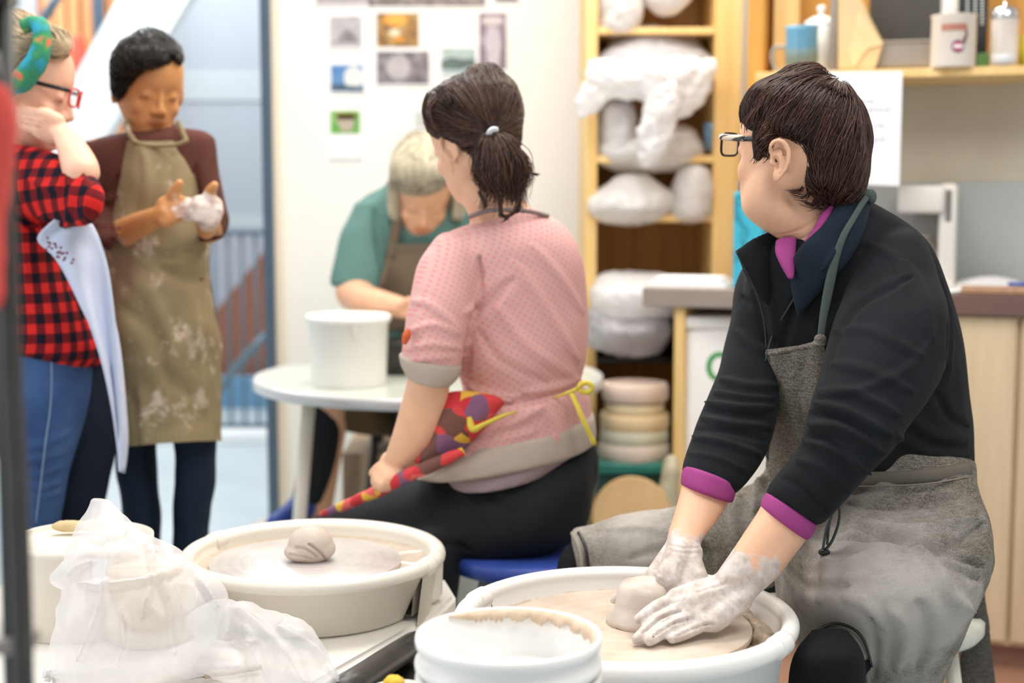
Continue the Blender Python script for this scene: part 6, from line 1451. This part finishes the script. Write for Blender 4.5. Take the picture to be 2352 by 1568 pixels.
sil(bm,[(-20,800,150,800,2.95,.08),(40,1080,130,1080,2.92,.05),(45,1600,100,1600,2.97,.035)],k=2); sil(bm,[(165,820,235,820,3.05,.07),(150,1060,235,1060,3.06,.06),(140,1600,180,1600,3.08,.035)],k=2)
body=remesh(bm,.0045,3); brush(body,HB,hm); folds(body,[([(44,257),(70,262),(98,270)],.004,-.006),([(42,270),(66,275),(95,282)],.004,-.006),([(44,283),(68,288),(95,294)],.004,-.006)]); face_paint(body,hm); clip_low(body); obj('body',body,skin_mat('skin_pale_pink',(232,182,156),(200,110,100)),root)
t=fabric('red_black_plaid',(190,34,32),var=.1,bump=.3,bs=400); ua=t.attr('u').outputs['Fac']; va_=t.attr('v').outputs['Fac']
def band_(s): return t.math('MULTIPLY',t.math('ADD',t.math('SINE',t.math('MULTIPLY',s,6.283/.040)),.1),5,clamp=True)
a_=band_(ua); b_=band_(va_); s0=t.b.inputs['Base Color'].links[0].from_socket; f=t.math('MULTIPLY',t.math('ADD',a_,b_),.5)
t.color(t.ramp(f,[(.0,lin((206,40,36))),(.45,lin((110,22,28))),(.55,lin((104,20,26))),(1.0,lin((16,16,30)))]))
plaid=t.m
bm=B(); sil(bm,torso,k=3); sil(bm,arm,k=4,cap=.3); me=remesh(bm,.006,4); crumple(me,7,.008,2,3); pt5=bvh(me)
folds(me,[([(40,500),(90,520),(140,510)],.012,-.012),([(150,395),(165,450),(150,520)],.010,.006),([(190,400),(200,450),(190,510)],.009,.006),([(60,400),(100,430),(140,430)],.012,.006),([(150,640),(180,700),(225,780)],.012,-.006)],pt5)
V,N=getV(me); e=np.array(at(210,455,2.75)); sh_=np.array(at(30,410,2.86)); ax=(e-sh_)/np.linalg.norm(e-sh_); tt_=(V-sh_)@ax; dd=np.linalg.norm(V-(sh_+tt_[:,None]*ax),axis=1)
isarm=(dd<.085)&(tt_>.02)&(V[:,1]<2.88)
u=V[:,0]+.75*V[:,1]; v=V[:,2].copy(); perp=np.cross(ax,[0,1,0]); perp/=np.linalg.norm(perp)
u=np.where(isarm,tt_,u); v=np.where(isarm,(V-sh_)@perp+.4*V[:,1],v); fattr(me,'u',u); fattr(me,'v',v); obj('plaid_shirt',me,plaid,root)
bm=B(); rows=[(128,500,208,514),(85,548,228,550),(128,592,245,600),(160,645,256,660),(200,735,266,740),(232,830,278,840),(254,930,286,930),(266,1010,291,1010),(274,1080,284,1086)]
Q=cr([r for r in rows],5); R=[]
for i,q in enumerate(Q):
    r=[]
    for j in range(11):
        s=j/10; r.append(at(q[0]+(q[2]-q[0])*s,q[1]+(q[3]-q[1])*s,2.76+.05*s+.015*math.sin(s*7+i*.2)+.0015*i))
    R.append(r)
rings_to(bm,R,closed=False,caps=False); solidify(bm,.004)
t=fabric('pale_blue_apron',(196,206,228),var=.05); n=t.noise(36,3,.5); sx=t.add('ShaderNodeSeparateXYZ'); t.link(t.tc(),sx.inputs[0])
ap5=obj('pale_apron',bm,t.m,root)
bm=B(); rnd=random.Random(3)
for i in range(22):
    s=rnd.random(); x=95+s*60+rnd.uniform(-8,18); y=548+s*45+rnd.uniform(-8,14); c=at(x,y,2.752); ell(bm,c,(.0035,.0015,.003),sub=1)
obj('embroidered_dots',bm,M('plum_thread',(120,66,84),var=0),ap5,kind='stuff')
jb=NT('blue_denim'); n=jb.noise(4,4); jb.color(jb.ramp(n,[(.3,lin((34,58,102))),(.7,lin((72,102,148)))])); jb.set(rough=.85,spec=.2); jb.bump(jb.noise(500,3),.4,.0012)
bm=B(); sil(bm,[(-80,745,200,760,2.95,.13),(-70,800,206,810,2.95,.13),(-40,900,200,900,2.93,.12),(0,1000,178,1000,2.92,.10),(20,1080,152,1080,2.91,.085),(22,1150,142,1150,2.92,.08),(22,1250,130,1250,2.94,.07),(30,1500,120,1500,2.97,.055),(36,1700,112,1700,2.98,.05)],k=4)
me=remesh(bm,.007,4); crumple(me,7,.005,2,3)
folds(me,[([(48,1060),(100,1050),(150,1040)],.009,.006),([(48,1085),(90,1088),(148,1070)],.008,.006),([(48,1110),(90,1118),(145,1105)],.008,.006),([(60,1135),(100,1140),(140,1130)],.008,.005),([(50,1030),(110,1015),(165,990)],.010,.005)]); clip_low(me,.06); jn=bvh(me); jo=obj('blue_jeans',me,jb.m,root)
bm=B(); tube(bm,surf(jn,[(110,745),(118,830),(116,930),(104,1020),(92,1120),(82,1200)],.001),.0018,seg=6); obj('side_seam',bm,M('seam_blue',(120,140,170),var=0),jo)
bm=B(); sil(bm,[(140,790,255,810,3.05,.12),(150,880,268,880,3.06,.11),(140,980,266,980,3.06,.10),(128,1060,255,1060,3.06,.09),(120,1150,232,1150,3.06,.085),(120,1250,210,1250,3.07,.07),(125,1500,200,1500,3.08,.055),(130,1660,190,1660,3.09,.05)],k=4); me=remesh(bm,.007,3); crumple(me,8,.006,2,8); clip_low(me,.06); obj('trouser_leg',me,fabric('navy_denim',(26,34,50),var=.12).m,jo,label='darker far leg')
for x,y in ((at(75,1600,2.98).x,2.98),(at(160,1600,3.08).x,3.08)):
    bm=B(); chain(bm,[(x,y,.09),(x,y,.05)],[.04,.045]); shoe(bm,(x,y,0),(1,-.2,0)); me=remesh(bm,.007,3); clip_low(me); obj('shoe',me,MAT['black'],root)
hb=B(); sil(hb,[(20,55,120,70,2.90,.05),(-15,80,152,92,2.90,.09),(-45,130,130,118,2.90,.105),(-55,190,72,150,2.90,.105),(-50,240,40,190,2.91,.10),(-30,290,20,250,2.92,.07)],k=4)
sil(hb,[(100,70,150,80,2.86,.05),(110,95,160,105,2.86,.05),(108,120,158,122,2.86,.035)],k=3); ell(hb,at(20,68,2.9),(.055,.06,.04))
hme=remesh(hb,.0055,3); crumple(hme,16,.005,2,4); ht=bvh(hme); HV,HN=getV(hme)
def flow(p,n): return Vector((-.9,.2,.35))
st=strands(ht,HV,HN,flow,1800,L=.07,rad=.0012,lift=.006,seed=5,steps=6,wob=.3); ho=obj('hair',join(hme,st),hair_mat('blonde_hair',(150,126,96),(226,208,176)),root)
t=NT('turquoise_scarf'); n=t.noise(24,2,.4); t.color(t.ramp(n,[(.38,lin((36,150,176))),(.48,lin((40,130,100))),(.55,lin((60,150,90))),(.62,lin((230,110,80)))])); t.set(rough=.8)
bm=B(); tube(bm,[at(58,60,2.80),at(86,52,2.79),at(97,80,2.78),at(92,120,2.775),at(72,160,2.775),at(42,190,2.78),at(10,205,2.80)],[.018,.021,.02,.022,.024,.024,.02],seg=14,k=4,flat=.7); me=tomesh(bm); crumple(me,30,.004,2,3); obj('head_scarf',me,t.m,ho)
redf=M('red_frame',(206,40,28),rough=.25,var=0); g=glasses(root,hm,redf,gblack,z=.004,w=.05,h=.036,y=-.106)
# ================================================================ CAMERA, LIGHT, WORLD
cd=bpy.data.cameras.new('camera'); cam=bpy.data.objects.new('camera',cd); COL.objects.link(cam)
cd.lens=50; cd.sensor_width=36; cd.clip_start=.05; cam.location=CAMP; cam.rotation_euler=(math.radians(90)-PITCH,0,0)
cd.dof.use_dof=True; cd.dof.focus_distance=2.14; cd.dof.aperture_fstop=2.4
SC.camera=cam
w=bpy.data.worlds.new('world'); SC.world=w; w.use_nodes=True
w.node_tree.nodes['Background'].inputs[0].default_value=(.97,.98,1.0,1); w.node_tree.nodes['Background'].inputs[1].default_value=.62
def area(name,loc,rot,size,power,col=(1,1,1),sy=None):
    l=bpy.data.lights.new(name,'AREA'); l.energy=power; l.color=col; l.shape='RECTANGLE'; l.size=size; l.size_y=sy or size
    o=bpy.data.objects.new(name,l); COL.objects.link(o); o.location=loc; o.rotation_euler=[math.radians(a) for a in rot]; return o
area('overhead_area_light',(-.3,2.6,2.85),(0,0,0),1.6,42,(1,.95,.87),.9)
area('overhead_area_light',(.3,3.9,2.85),(0,0,0),1.6,46,(1,.93,.82),.5)
area('overhead_area_light',(.9,1.2,2.75),(25,0,0),1.4,30,(1,.97,.92),.8)
area('overhead_area_light',(-2.2,6.2,3.3),(0,0,0),2.2,150,(.92,.97,1),2.0)
area('overhead_area_light',(-1.5,8.6,3.6),(0,0,0),1.6,60,(.95,.98,1),.8)  # unseen area light, added to brighten the far wall and stair behind the railing
area('left_area_light',(-3.0,1.5,1.9),(0,-75,-15),1.8,40,(.98,.98,1),1.6)  # unseen area light shining in from the left
SC.view_settings.view_transform='Standard'; SC.view_settings.look='None'; SC.view_settings.gamma=1
SC.view_settings.exposure=-0.03
SC.view_settings.use_curve_mapping=False
SC.cycles.max_bounces=8; SC.cycles.transparent_max_bounces=12
